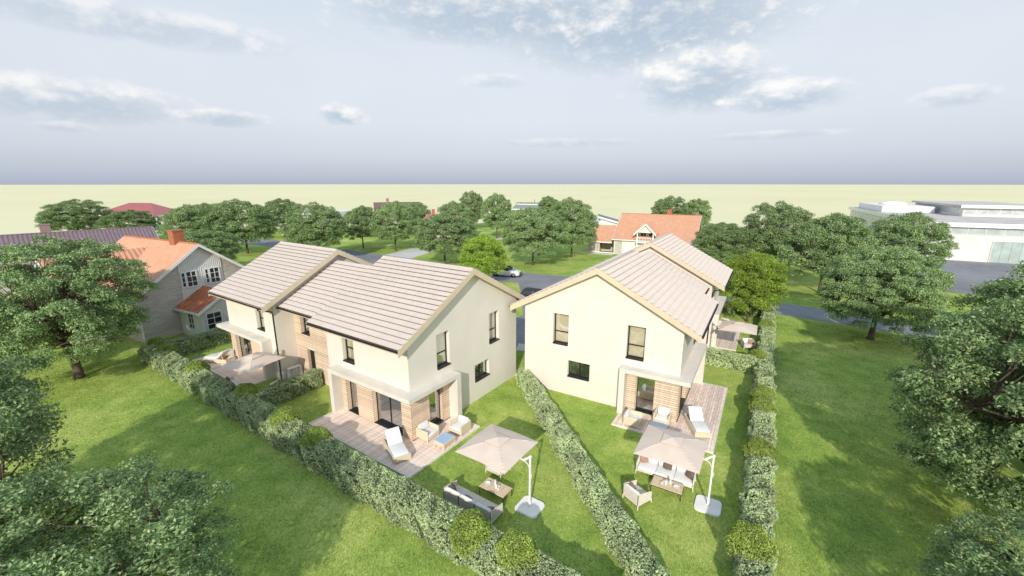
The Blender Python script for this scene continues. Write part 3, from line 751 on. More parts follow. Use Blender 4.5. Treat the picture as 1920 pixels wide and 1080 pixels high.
def tree_meshes(seed, h, Rr, zc, rz, n_clump, n_leaf, lsize, m, flat=0.55, trunk_r=0.30, clump=(0.75, 1.25), low=-0.75, limb_n=16):
    rng = np.random.default_rng(seed)
    lob = rng.normal(size=(14, 3)); lob /= np.linalg.norm(lob, axis=1, keepdims=True); la = rng.uniform(-0.16, 0.13, 14)
    cs, rs = [], []
    ns = int(n_clump * .72); ga = PI * (3 - math.sqrt(5))
    for q in range(n_clump):
        if q < ns:                                      # even outer shell
            zq = 1 - (1 - low) * (q + .5) / ns; hq = math.sqrt(max(0, 1 - zq * zq))
            d = np.array([hq * math.cos(ga * q), hq * math.sin(ga * q), zq]) + rng.normal(size=3) * .09; shell = rng.uniform(.84, 1.03)
        else: d = rng.normal(size=3); shell = rng.uniform(.35, .85)
        d /= np.linalg.norm(d); d[2] = max(d[2], low)
        k = 1 + sum(a * max(0, d @ l) ** 3 for a, l in zip(la, lob)) * .8
        rad = shell * k; cr = rng.uniform(*clump)
        hx = math.hypot(d[0], d[1]); wide = (math.sqrt(max(0, 1 - d[2] ** 4)) / max(hx, .05)) if d[2] < 0 else 1.0
        cs.append(np.array([d[0] * wide * (Rr - cr * .55) * rad, d[1] * wide * (Rr - cr * .55) * rad, zc + d[2] * (rz - cr * .35) * rad])); rs.append(cr)
    cs = np.array(cs); rs = np.array(rs)
    w = rs ** 2; cnt = (w / w.sum() * n_leaf).astype(int)
    P, Nm = [], []
    for c, r_, k in zip(cs, rs, cnt):
        d = rng.normal(size=(k, 3)); d /= np.linalg.norm(d, axis=1, keepdims=True); d[:, 2] = np.where(d[:, 2] < -.35, -d[:, 2], d[:, 2])
        rr = rng.uniform(0.35, 1.0, (k, 1)) ** 0.5 * r_
        wob = 1 + .28 * np.sin(d[:, :1] * 6 + c[0] * 3) * np.sin(d[:, 1:2] * 7 + c[1] * 5)
        q = d * rr * wob; q[:, 2] *= flat
        P.append(c + q); out = (c - np.array([0, 0, zc])); out = out / (np.linalg.norm(out) + 1e-6)
        Nm.append(d * .35 + out * .25 + np.array([0, 0, .12]) + rng.normal(size=(k, 3)) * .6)
    P = np.concatenate(P); Nm = np.concatenate(Nm)
    crown = leaves_mesh('crown', P, Nm, rng.uniform(.7, 1.3, len(P)) * lsize, rng, m)
    tb = MB(); rnd = random.Random(seed)
    top = zc + rz * .35; npt = 7; tr = []
    for i in range(npt):
        t = i / (npt - 1); tr.append(Vector((math.sin(t * 3 + seed) * .16 * t, math.cos(t * 2.3 + seed) * .16 * t, top * t)))
    rad = [trunk_r * (1.35 if i == 0 else (1 - .82 * (i / (npt - 1)) ** .9)) for i in range(npt)]
    tr.insert(1, tr[0].lerp(tr[1], .22)); rad.insert(1, trunk_r * 1.02)
    tb.tube(tr, rad, 10)
    def at(z):
        t = max(0, min(.999, z / top)) * (npt - 1); i = int(t); q = [tr[0]] + tr[2:]; return q[i].lerp(q[i + 1], t - i)
    order = np.argsort(-np.linalg.norm(cs[:, :2], axis=1)); limbs = []
    for k in order[:limb_n]:
        e = Vector(cs[k]); z0 = h * rnd.uniform(.20, .46); s0 = at(z0)
        mid = s0.lerp(e, .45) + Vector((rnd.uniform(-.3, .3), rnd.uniform(-.3, .3), .35))
        pts = [s0, s0.lerp(mid, .5) + Vector((0, 0, .05)), mid, mid.lerp(e, .55) + Vector((rnd.uniform(-.2, .2), rnd.uniform(-.2, .2), .12)), e]
        r0 = trunk_r * rnd.uniform(.30, .46); tb.tube(pts, [r0, r0 * .8, r0 * .6, r0 * .38, r0 * .12], 6); limbs.append(pts)
    for k in order[limb_n:]:
        e = Vector(cs[k]); best = min((p for l in limbs for p in l[1:4]), key=lambda p: (p - e).length)
        mid = best.lerp(e, .5) + Vector((rnd.uniform(-.25, .25), rnd.uniform(-.25, .25), .1))
        tb.tube([best, mid, e], [trunk_r * .14, trunk_r * .09, trunk_r * .03], 5)
    return tb.mesh('trunk', BARK, recalc=False, smooth=True), crown

TREE = {
    'near1': tree_meshes(11, 10.3, 5.7, 5.6, 4.8, 270, 165000, .145, LEAF, flat=.62, clump=(.55, 1.0), low=-.86),
    'near2': tree_meshes(23, 10.3, 5.6, 5.6, 4.8, 260, 160000, .145, LEAF, flat=.62, clump=(.55, 1.0), low=-.86),
    'loose': tree_meshes(67, 10.3, 5.7, 5.6, 4.8, 230, 88000, .15, LEAF, flat=.62, clump=(.5, .95), low=-.86),
    'mid1': tree_meshes(31, 10.3, 5.25, 6.0, 4.5, 195, 72000, .19, LEAF, flat=.75, clump=(.6, 1.0), low=-.92, trunk_r=.2),
    'mid2': tree_meshes(47, 10.3, 5.15, 6.1, 4.4, 190, 70000, .19, LEAF, flat=.75, clump=(.6, 1.0), low=-.92, trunk_r=.2),
    'lg': tree_meshes(59, 7.4, 3.3, 4.2, 3.3, 110, 60000, .14, LEAF_LG, flat=.8, trunk_r=.13, clump=(.5, .85), low=-.94, limb_n=10),
}
def tree(kind, x, y, label, sc=1.0, rot=0.0, sz=None, name='broadleaf_tree', group='broadleaf trees'):
    t = thing(name, label, 'tree', (x, y, 0), rot, group); t.scale = (sc, sc, sz or sc)
    tm, cm = TREE[kind]; link('trunk', tm, t); link('crown', cm, t)
    return t

tree('near1', -32.2, 29.3, 'big tree on the left lawn, leaning trunk visible, in front of the orange gabled house', 1.0, 0.3)
tree('loose', -20.2, 11.2, 'tree cut by the left edge, below the big lawn tree', .95, 1.9, .92)
tree('loose', -12.5, 9.0, 'nearest tree, filling the bottom left corner of the picture', .82, 2.6, .60)
tree('near2', 21.6, 14.6, 'large dense tree leaning in from the right edge', 1.02, 4.0, .98)
tree('near1', 29.6, 18.8, 'tree at the right edge just behind the large leaning one, below the factory', 1.1, 5.2, 1.06)
tree('loose', 14.6, 8.0, 'low tree crown in the bottom right corner', .72, .9, .49)
tree('near2', 33.3, 37.4, 'tree by the narrow road on the right lawn, trunk and branches clearly seen', .84, 3.3, .86)
tree('mid1', 53.4, 57.8, 'tree directly in front of the white factory wall', .98, .4, .94)
tree('mid2', 40.8, 55.0, 'tree across the road, left of the one before the factory', 1.0, 1.2, 1.03)
tree('mid1', 43.5, 69.5, 'rear left tree of the group across the road from the right hedge', 1.02, 2.2, 1.02)
tree('mid2', 36.0, 72.5, 'low round tree just right of the orange house behind the right twin house', .90, 2.9, .76)
tree('mid1', 11.7, 83.2, 'tree with bare trunk standing left of the orange house wing', 1.0, 3.5, 1.04)
tree('mid2', 3.7, 74.6, 'tree with bare trunk behind the white car, in the middle of the picture', 1.08, 4.1, 1.0)
tree('mid1', -4.0, 112.9, 'slim tree at the pale path beyond the light green tree', .86, 4.8, 1.06)
tree('mid2', -12.0, 75.2, 'wide tree just left of the light green tree, hiding the street', 1.1, .3, .90)
tree('mid1', -25.1, 91.5, 'tree with short trunk behind the white driveway', 1.0, 1.1, .95)
tree('mid2', -33.5, 95.5, 'narrow tree with trunk showing, left of the one behind the driveway', .8, 2.0, .93)
tree('mid1', -36.5, 80.0, 'broad tree rising behind the ridge of the left twin house far roof', 1.14, 2.7, .97)
tree('mid2', -61.4, 115.2, 'tallest round tree beside the white post, left of centre in the far row', 1.02, 3.4, 1.02)
tree('mid1', -55.0, 88.0, 'dense dark tree behind the right slope of the orange gabled house', 1.22, 4.0, 1.0)
tree('mid2', -76.9, 109.6, 'far tree between the red roof and the tall round tree', .9, 5.0, .93)
tree('mid1', -63.0, 84.5, 'tree right behind the brick chimney of the orange gabled house', 1.06, 5.6, .92)
tree('mid2', -48.0, 66.0, 'dark leafy tree filling the gap between the orange gabled house and the left twin house', .95, .8, .72)
tree('mid1', -111.2, 109.6, 'wide tree above the brown metal roof at the far left', 1.38, .8, .93)
tree('mid2', -94.5, 106.0, 'tree in front of the red hip roof', 1.15, 1.6, .78)
tree('mid1', -12.4, 136.2, 'farthest tall tree above the middle of the tree row', .82, 2.4, 1.08)
tree('mid2', -27.3, 121.5, 'tree in front of the far brown roofed house', .98, 3.1, .90)
tree('mid1', -13.0, 101.0, 'tree with a red roof showing behind its left side', 1.0, 3.9, .92)
tree('mid2', 13.4, 154.8, 'small far tree peeking over the grey green roof', .82, 4.6, .98)
tree('mid1', 44.0, 121.5, 'left one of two far trees behind the orange house chimney', .98, 5.3, .98)
tree('mid2', 51.6, 121.5, 'right one of two far trees behind the orange house chimney', .82, .2, 1.0)
tree('lg', -4.1, 59.5, 'bright light green tree behind the left twin house roof beside the white car', 1.05, .5, .98, 'ornamental_tree', 'light green ornamental trees')
tree('lg', 24.6, 42.6, 'bright light green tree at the far end of the right hedge', .98, 2.5, 1.02, 'ornamental_tree', 'light green ornamental trees')

def hedge(label, p, q, width, height, seed, dens=800, lsize=.088):
    p = Vector((p[0], p[1], 0)); q = Vector((q[0], q[1], 0)); d = q - p; Ln = d.length; rot = math.atan2(d.y, d.x)
    T = thing('hedge', label, 'hedge', p, rot, 'clipped hedges'); rng = np.random.default_rng(seed)
    core = MB(); n = max(2, int(Ln / .8)); w = width / 2
    core.box(0.1, Ln - .1, -w + .12, w - .12, 0.02, height - .13); core.build('stems', HCORE, T)
    area = [Ln * height, Ln * height, Ln * width, width * height, width * height]; C, Nn = [], []
    for i, a in enumerate(area):
        k = int(a * dens); u = rng.uniform(0, 1, (k, 2))
        if i < 2: sg = 1 if i else -1; P = np.c_[u[:, 0] * Ln, np.full(k, sg * w), u[:, 1] * height]; nn = np.tile([0, sg, .35], (k, 1))
        elif i == 2: P = np.c_[u[:, 0] * Ln, (u[:, 1] - .5) * width, np.full(k, height)]; nn = np.tile([0, 0, 1.], (k, 1))
        else: sg = 1 if i == 4 else -1; P = np.c_[np.full(k, Ln if sg > 0 else 0), (u[:, 0] - .5) * width, u[:, 1] * height]; nn = np.tile([sg, 0, .3], (k, 1))
        bulge = .075 * np.sin(P[:, 0] * 2.1 + seed) + .055 * np.sin(P[:, 0] * 5.3 + P[:, 1] * 4 + P[:, 2] * 3.7) + .04 * np.sin(P[:, 2] * 7 + P[:, 0] * 9.1 + P[:, 1] * 8)
        dep = -np.abs(rng.normal(0, .05, k)) + bulge + .03
        P = P + nn * dep[:, None]
        # rounded shoulders
        ex = np.maximum(0, np.abs(P[:, 1]) - (w - .18)) * np.maximum(0, P[:, 2] - (height - .18)); P[:, 2] -= ex * 2.2; P[:, 1] -= np.sign(P[:, 1]) * ex * 2.2
        P[:, 2] = np.maximum(P[:, 2], .03)
        C.append(P); Nn.append(nn * .35 + rng.normal(size=(k, 3)) * .7)
    C = np.concatenate(C); Nn = np.concatenate(Nn)
    link('foliage', leaves_mesh('foliage', C, Nn, rng.uniform(.7, 1.35, len(C)) * lsize, rng, LEAF_H, .62), T)
    return T
hedge('long clipped hedge running from the far left down to the bottom centre', FA.pt(26.6, -3.9), FA.pt(-13.5, -3.9), 1.35, 1.15, 1)
hedge('narrow hedge between the two gardens, from the house corner to the bottom edge', (.85, 28.6), (5.0, 11.4), 1.0, 1.05, 2)
hedge('straight hedge along the right lawn, right of the parasol garden', FC.pt(-11.5, -4.4), FC.pt(27.2, -4.55), 1.1, 1.15, 3)
hedge('short cross hedge beside the air unit of the left twin house', FA.pt(10.8, -3.2), FA.pt(10.8, 1.1), .95, 1.15, 4)
hedge('cross hedge in front of the bay window of the orange gabled house', FA.pt(25.7, -3.2), FA.pt(25.9, 8.0), 1.15, 1.3, 5)
hedge('short cross hedge joining the right twin house to the right hedge', FC.pt(10.65, -.3), FC.pt(10.65, -3.9), 1.0, 1.15, 6)
hedge('low hedge behind the light green tree at the end of the right garden', FC.pt(27.0, .5), FC.pt(27.2, -4.0), .9, 1.1, 7)

GRASS = leaf_mat('grass_blade', (0.20, 0.33, 0.065), (0.36, 0.455, 0.10), (0.57, 0.59, 0.20), trans=0.25)
def grass(n):
    rng = np.random.default_rng(5)
    # ground seen by the camera within 60 m, thinning with distance
    y = 8 + 52 * rng.uniform(0, 1, n) ** 1.5; x = rng.uniform(-1, 1, n) * (y * 1.16 + 3)
    keep = np.ones(n, bool)
    for fr in (FA, FC):                                  # not inside the houses, terraces and hedges
        dx, dy = x - fr.o.x, y - fr.o.y; a = dx * fr.e1.x + dy * fr.e1.y; b = dx * fr.e2.x + dy * fr.e2.y
        keep &= ~((a > 0) & (a < 21) & (b > 0) & (b < 10.4)); keep &= ~((a > -2.25) & (a < 6.5) & (b > -2.35) & (b < 3.3)); keep &= ~((a > 14.5) & (a < 23.25) & (b > -2.35) & (b < 3.3))
    keep &= ~((x > -2.4) & (x < 16.5) & (y > 35)); keep &= ~((np.abs((y - 47.3) + (x - 31.2) * .79) < 4.2) & (x > 20)); keep &= ~(y > 55)
    x, y = x[keep], y[keep]; n = len(x)
    h = rng.uniform(.03, .07, n); w = rng.uniform(.008, .016, n) * (.7 + y / 30); t = rng.uniform(0, 2 * PI, n); l = rng.uniform(0, .05, n); lt = rng.uniform(0, 2 * PI, n)
    V = np.empty((n, 3, 3)); V[:, 0] = np.c_[x - w * np.cos(t), y - w * np.sin(t), np.full(n, .004)]; V[:, 1] = np.c_[x + w * np.cos(t), y + w * np.sin(t), np.full(n, .004)]; V[:, 2] = np.c_[x + l * np.cos(lt), y + l * np.sin(lt), h]
    me = bpy.data.meshes.new('grass'); me.vertices.add(n * 3); me.vertices.foreach_set('co', V.astype(np.float32).ravel())
    me.loops.add(n * 3); me.loops.foreach_set('vertex_index', np.arange(n * 3, dtype=np.int32)); me.polygons.add(n); me.polygons.foreach_set('loop_start', np.arange(0, n * 3, 3, dtype=np.int32))
    me.update(calc_edges=True); me.materials.append(GRASS); o = link('grass', me); o['kind'] = 'stuff'; tag(o, 'short mown green grass covering the lawns round the houses', 'grass')
grass(620000)
def shrub_mesh():
    rng = np.random.default_rng(77); k = 9000
    d = rng.normal(size=(k, 3)); d /= np.linalg.norm(d, axis=1, keepdims=True); d[:, 2] = np.where(d[:, 2] < -.5, -d[:, 2], d[:, 2])
    rr = 1 - np.abs(rng.normal(0, .09, (k, 1))) + .06 * np.sin(d[:, :1] * 5) * np.sin(d[:, 1:2] * 6 + 1) + .04 * np.sin(d[:, 2:] * 9)
    P = d * rr * np.array([.62, .62, .58]) + np.array([0, 0, .78])
    f = leaves_mesh('foliage', P, d * .4 + rng.normal(size=(k, 3)) * .7, rng.uniform(.6, 1.3, k) * .06, rng, LEAF_B, .6)
    c = MB(); c.lathe([(.02, 0), (.05, .02), (.05, .3), (.30, .34), (.46, .6), (.5, .8), (.42, 1.08), (.2, 1.24), (.02, 1.27)], 12)
    return f, c.mesh('stem', HCORE, smooth=True)
SHR = shrub_mesh()
def shrub(p, sc, label, rot=0):
    t = thing('box_shrub', label, 'shrub', (p[0], p[1], 0), rot, 'rounded box shrubs in the hedges'); t.scale = (sc, sc, sc * 1.02)
    link('foliage', SHR[0], t); link('stem', SHR[1], t)
for i, (a, b, sc, lb) in enumerate([
    (26.6, -3.4, 1.2, 'round dark shrub at the far corner of the long left hedge'),
    (24.3, -3.5, 1.15, 'round shrub near the far end of the long hedge, beside the corner shrub'),
    (18.2, -3.6, 1.2, 'round shrub in the long hedge in front of the far terrace'),
    (11.5, -3.4, 1.2, 'round shrub where the cross hedge meets the long left hedge'),
    (6.3, -3.7, 1.25, 'round shrub in the long hedge left of the near terrace corner'),
    (3.0, -3.8, 1.22, 'round shrub in the long hedge in front of the near terrace'),
    (-7.5, -4.0, 1.3, 'round shrub behind the sofa end, second from the bottom of the long hedge'),
    (-9.5, -3.8, 1.28, 'round shrub lowest in the long hedge, near the bottom centre')]):
    shrub(FA.pt(a, b), sc, lb, i * .9)
for i, (a, b, sc, lb) in enumerate([
    (-9.2, -4.2, 1.3, 'large round shrub at the near end of the right hedge'),
    (-2.5, -4.35, 1.22, 'round shrub in the right hedge level with the parasol canopy'),
    (2.6, -4.35, 1.18, 'front one of two adjoining round shrubs in the right hedge'),
    (4.4, -4.4, 1.15, 'rear one of two adjoining round shrubs in the right hedge'),
    (11.3, -3.9, 1.15, 'round shrub where the short cross hedge meets the right hedge'),
    (20.3, -4.4, 1.15, 'round shrub in the right hedge beside the far parasol')]):
    shrub(FC.pt(a, b), sc, lb, i * 1.3)

# ------------------------------------------------------------------ garden furniture (x = the way it faces)
def lounger_proto():
    T = thing('sun_lounger', '', 'sun lounger', group='wicker sun loungers')
    f = MB(); Ln, W = 2.05, .86
    for y in (-W / 2, W / 2): f.box(-.02, Ln, y - .025, y + .025, .06, .36)
    f.box(-.02, .03, -W / 2 + .025, W / 2 - .025, .06, .36); f.box(Ln - .05, Ln, -W / 2 + .025, W / 2 - .025, .06, .36); f.box(.03, 1.25, -W / 2 + .025, W / 2 - .025, .27, .33)
    f.build('frame', WICKER, T)
    for x in (.02, Ln - .06):
        for y in (-W / 2 + .03, W / 2 - .03):
            l = MB(); l.box(x, x + .05, y - .025, y + .025, 0, .06); l.build('leg', FRAMEL, T)
    b = MB(); ang = R(42); c, s = math.cos(ang), math.sin(ang)
    b.prism([(1.16, .30), (1.16 + .86 * c, .30 + .86 * s), (1.16 + .86 * c - .04 * s, .30 + .86 * s + .04 * c), (1.16 - .04 * s, .30 + .04 * c)], 1, -W / 2 + .05, W / 2 - .05); b.build('backrest', WICKER, T)
    p = MB(); p.beam((1.75, -.3, .1), (1.55, -.3, .62), .03); p.beam((1.75, .3, .1), (1.55, .3, .62), .03); p.build('prop', FRAMEL, T)
    m = MB(); m.bbox(.03, 1.13, -W / 2 + .04, W / 2 - .04, .335, .45, .045); m.build('seat_cushion', CUSH, T, smooth=True)
    h = MB(); h.bbox(0, .92, -W / 2 + .04, W / 2 - .04, .04, .15, .045); o = h.build('back_cushion', CUSH, T, smooth=True)
    o.location = (1.17, 0, .31); o.rotation_euler = (0, -ang, 0)
    return T
def armchair_proto():
    T = thing('wicker_armchair', '', 'armchair', group='wicker armchairs')
    W, D = .94, .90
    a = MB(); a.bbox(-D / 2, D / 2, -W / 2, -W / 2 + .09, .12, .66, .03); a.build('arm', WICKER, T)
    a = MB(); a.bbox(-D / 2, D / 2, W / 2 - .09, W / 2, .12, .66, .03); a.build('arm', WICKER, T)
    b = MB(); b.bbox(-D / 2, -D / 2 + .09, -W / 2 + .092, W / 2 - .092, .12, .70, .03); b.build('back', WICKER_Y, T)
    s = MB(); s.box(-D / 2 + .092, D / 2 - .01, -W / 2 + .092, W / 2 - .092, .13, .30); s.build('seat_base', WICKER_Y, T)
    for x in (-D / 2 + .04, D / 2 - .04):
        for y in (-W / 2 + .04, W / 2 - .04):
            l = MB(); l.box(x - .02, x + .02, y - .02, y + .02, 0, .12); l.build('leg', FRAMEL, T)
    c = MB(); c.bbox(-D / 2 + .10, D / 2 + .01, -W / 2 + .10, W / 2 - .10, .30, .43, .04); c.build('seat_cushion', CUSH, T, smooth=True)
    p = MB(); p.bbox(-.07, .07, -W / 2 + .12, W / 2 - .12, 0, .40, .05); o = p.build('back_cushion', CUSH, T, smooth=True); o.location = (-D / 2 + .19, 0, .42); o.rotation_euler = (0, R(-14), 0)
    return T
def coffee_proto():
    T = thing('coffee_table', '', 'coffee table', group='wicker coffee tables')
    W, D = .94, .76
    f = MB(); f.bbox(-D / 2, D / 2, -W / 2, W / 2, .20, .42, .015); f.build('body', WICKER_Y, T)
    t = MB(); t.box(-D / 2 + .03, D / 2 - .03, -W / 2 + .03, W / 2 - .03, .423, .435); t.build('glass_top', BGLASS, T)
    for x in (-D / 2 + .03, D / 2 - .03):
        for y in (-W / 2 + .03, W / 2 - .03):
            l = MB(); l.box(x - .018, x + .018, y - .018, y + .018, 0, .2); l.build('leg', FRAMEL, T)
    return T
def rope_panel(T, p, q, zt0, zt1, name):
    """row of upright cords between two corners, top rail rising from zt0 to zt1"""
    p = Vector(p); q = Vector(q); n = int((q - p).length / .035); m = MB()
    for i in range(n + 1):
        t = i / n; c = p.lerp(q, t); z = zt0 + (zt1 - zt0) * t; m.beam((c.x, c.y, .22), (c.x, c.y, z), .030, .014, up=(q - p))
    m.build(name, ROPE, T, kind='stuff')
def rope_seat(T, W, D, nseat, cush, cushb):
    h = .76
    fr = MB(); c = [(-D / 2, -W / 2), (-D / 2, W / 2), (D / 2, W / 2), (D / 2, -W / 2)]
    for x, y in c[:2]: fr.beam((x, y, .02), (x, y, h), .035)
    fr.tube([(D / 2, -W / 2, .60), (-D / 2 + .06, -W / 2, h), (-D / 2, -W / 2 + .06, h), (-D / 2, W / 2 - .06, h), (-D / 2 + .06, W / 2, h), (D / 2, W / 2, .60)], .022, 8)
    for y in (-W / 2, W / 2): fr.beam((D / 2, y, .20), (D / 2, y, .60), .03)
    for a, b in zip(c, c[1:] + c[:1]): fr.beam((*a, .21), (*b, .21), .04)
    for i in range(1, nseat): y = -W / 2 + W * i / nseat; fr.beam((-D / 2 - .004, y, .2), (-D / 2 - .004, y, h), .02)
    fr.build('frame', FRAMEL, T)
    bk = MB()
    for i in range(nseat + 1):
        y = -W / 2 + W * i / nseat; bk.beam((-D / 2 - .02, y, .18), (-D / 2 - .02, y, h - .02), .022)
    bk.build('back_post', FRAMEB, T)
    for x, y in c: l = MB(); l.tube([(x, y, .22), (x * 1.06, y * 1.02, 0)], [.035, .02], 8); l.build('leg', FRAMEL, T)
    rope_panel(T, (-D / 2, -W / 2, 0), (-D / 2, W / 2, 0), h, h, 'rope_back')
    rope_panel(T, (-D / 2, -W / 2, 0), (D / 2, -W / 2, 0), h, .60, 'rope_side'); rope_panel(T, (-D / 2, W / 2, 0), (D / 2, W / 2, 0), h, .60, 'rope_side')
    cw = (W - .08) / nseat
    for i in range(nseat):
        y0 = -W / 2 + .04 + cw * i
        m = MB(); m.bbox(-D / 2 + .04, D / 2 + .02, y0 + .004, y0 + cw - .004, .23, .40, .04); m.build('seat_cushion', cush, T, smooth=True)
        b = MB(); b.bbox(-.08, .08, y0 + .01, y0 + cw - .01, 0, .42, .07); o = b.build('back_cushion', cushb, T, smooth=True); o.location = (-D / 2 + .14, 0, .39); o.rotation_euler = (0, R(-10), 0)
def pillow(T, x, y, rz, m, tilt=-25):
    p = MB(); n = 8; vs = []
    for sgn in (1, -1):
        for i in range(n + 1):
            for j in range(n + 1):
                u, v = i / n * 2 - 1, j / n * 2 - 1; th = .075 * ((1 - u * u) * (1 - v * v)) ** .4
                vs.append((sgn * th, u * .21 * (1 - .06 * v * v), v * .21 * (1 - .06 * u * u)))
    fs = []
    for k in range(2):
        o = k * (n + 1) ** 2
        for i in range(n):
            for j in range(n): q = (o + i * (n + 1) + j, o + (i + 1) * (n + 1) + j, o + (i + 1) * (n + 1) + j + 1, o + i * (n + 1) + j + 1); fs.append(q if k == 0 else q[::-1])
    p.add(vs, fs); o = p.build('pillow', m, T, recalc=False, smooth=True); o.location = (x, y, .60); o.rotation_euler = (0, R(tilt), rz)
def sofa_white(): return sofa_proto(CUSH, CUSH)
def sofa_proto(ca=CUSHG, cb=CUSHB):
    T = thing('rope_sofa', '', 'sofa', group='rope sofas'); rope_seat(T, 2.62, .84, 3, ca, cb)
    pillow(T, -.02, 1.08, R(-35), PILB); pillow(T, -.14, -1.08, R(30), PILR); pillow(T, -.16, .05, 0, PILB)
    return T
def ropechair_proto():
    T = thing('rope_armchair', '', 'armchair', group='rope armchairs'); rope_seat(T, .88, .84, 1, CUSHG, CUSH)
    pillow(T, -.06, .22, R(-15), PILR)
    return T
def table_proto():
    T = thing('teak_table', '', 'table', group='low teak tables')
    W, D = 1.36, .74
    n = 6
    for i in range(n):
        x = -D / 2 + D * i / n; t = MB(); t.box(x + .004, x + D / n - .004, -W / 2, W / 2, .385, .415); t.build('top_board', TEAK, T)
    f = MB()
    for x in (-D / 2 + .02, D / 2 - .02): f.box(x - .018, x + .018, -W / 2 + .02, W / 2 - .02, .345, .383)
    for y in (-W / 2 + .02, W / 2 - .02): f.box(-D / 2 + .04, D / 2 - .04, y - .018, y + .018, .345, .383)
    f.build('frame', FRAMEB, T)
    for x in (-D / 2 + .02, D / 2 - .02):
        for y in (-W / 2 + .02, W / 2 - .02): l = MB(); l.box(x - .018, x + .018, y - .018, y + .018, 0, .345); l.build('leg', FRAMEB, T)
    return T
def parasol_proto():
    T = thing('cantilever_parasol', '', 'parasol', group='beige cantilever parasols')
    b = MB(); Rc = .2; s = .54; pts = []
    for cx, cy, a0 in ((s - Rc, s - Rc, 0), (-s + Rc, s - Rc, 90), (-s + Rc, -s + Rc, 180), (s - Rc, -s + Rc, 270)):
        for k in range(6): a = R(a0 + 18 * k); pts.append((cx + Rc * math.cos(a), cy + Rc * math.sin(a)))
    b.prism(pts, 2, 0, .05); b.prism([(x * .97, y * .97) for x, y in pts], 2, .05, .085); b.build('base_plate', PLATE, T)
    p = MB(); p.lathe([(.07, .085), (.07, .12), (.05, .16), (.05, .30), (.034, .32)], 12); p.build('socket', PLATE, T)
    p = MB(); p.beam((0, 0, .1), (0, 0, 2.62), .075, .075, up=(0, 1, 0)); p.build('pole', WHITE, T)
    p = MB(); p.beam((-.04, 0, 2.60), (.36, 0, 2.26), .06, .085); p.beam((.36, 0, 2.26), (1.75, 0, 2.66), .05, .07); p.build('arm', WHITE, T)
    p = MB(); p.tube([(.02, 0, 1.95), (.12, 0, 2.15), (.24, 0, 2.24), (.38, 0, 2.28)], .02, 8); p.tube([(-.02, 0, 1.5), (-.07, 0, 1.6), (-.05, 0, 1.75)], .014, 6); p.build('strut', WHITE, T)
    # canopy: rippled pyramid with sagging edges
    cx, hw, ze, za = 1.75, 1.36, 2.40, 2.80; n = 20; mb = MB(); vs = []
    for i in range(n + 1):
        for j in range(n + 1):
            u, v = i / n * 2 - 1, j / n * 2 - 1; r = max(abs(u), abs(v)); mn = min(abs(u), abs(v))
            z = za + (ze - za) * r ** 1.25 - .10 * (r ** 2) * (1 - (mn / (r + 1e-6)) ** 2) * 0 + .05 * r * (1 - mn / (r + 1e-6))
            vs.append((cx + u * hw, v * hw, z))
    fs = [(i * (n + 1) + j, (i + 1) * (n + 1) + j, (i + 1) * (n + 1) + j + 1, i * (n + 1) + j + 1) for i in range(n) for j in range(n)]
    k = len(vs); vs2 = [(x, y, z - .012) for x, y, z in vs]
    mb.add(vs + vs2, fs + [tuple(q + k for q in f[::-1]) for f in fs] + [(a, b_, b_ + k, a + k) for a, b_ in [(i, i + 1) for i in range(n)] + [(n * (n + 1) + i, n * (n + 1) + i + 1) for i in range(n)] + [(i * (n + 1), (i + 1) * (n + 1)) for i in range(n)] + [(i * (n + 1) + n, (i + 1) * (n + 1) + n) for i in range(n)]])
    can = mb.build('canopy', FABRIC, T, smooth=False)
    for sx, sy in ((1, 1), (1, -1), (-1, 1), (-1, -1)):
        r = MB(); pr = []
        for t in (.12, .35, .6, .8, .97): pr.append((cx + sx * hw * t, sy * hw * t, za + (ze - za) * t ** 1.25 - .03))
        r.tube(pr, .014, 6); r.build('rib', WHITE, T)
    v = MB(); v.add([(cx + a * .42, b_ * .42, 2.775) for a, b_ in ((-1, -1), (1, -1), (1, 1), (-1, 1))] + [(cx, 0, 2.895)] + [(cx + a * .42, b_ * .42, 2.765) for a, b_ in ((-1, -1), (1, -1), (1, 1), (-1, 1))],
                  [(0, 1, 4), (1, 2, 4), (2, 3, 4), (3, 0, 4), (0, 5, 6, 1), (1, 6, 7, 2), (2, 7, 8, 3), (3, 8, 5, 0), (8, 7, 6, 5)]); v.build('vent', FABRIC, can)
    for sx, sy in ((1, 1), (1, -1), (-1, 1), (-1, -1)):
        r = MB(); pr = []
        for t in (.34, .5, .62, .74): pr.append((cx + sx * hw * t, sy * hw * t, za + (ze - za) * t ** 1.25 + .006))
        r.tube(pr, .011, 5); r.build('seam', FABRIC_S, can)
    return T
def first_or_copy(store, key, proto, loc, rot, label):
    if key not in store:
        o = proto(); store[key] = o; o.location = loc; o.rotation_euler = (0, 0, rot); o['label'] = label; return o
    return copy_tree(store[key], loc, rot, label)
ST = {}
def put(key, proto, fr, a, b, deg, label, z=0.0): return first_or_copy(ST, key, proto, fr.pt(a, b, z), fr.ang(deg), label)
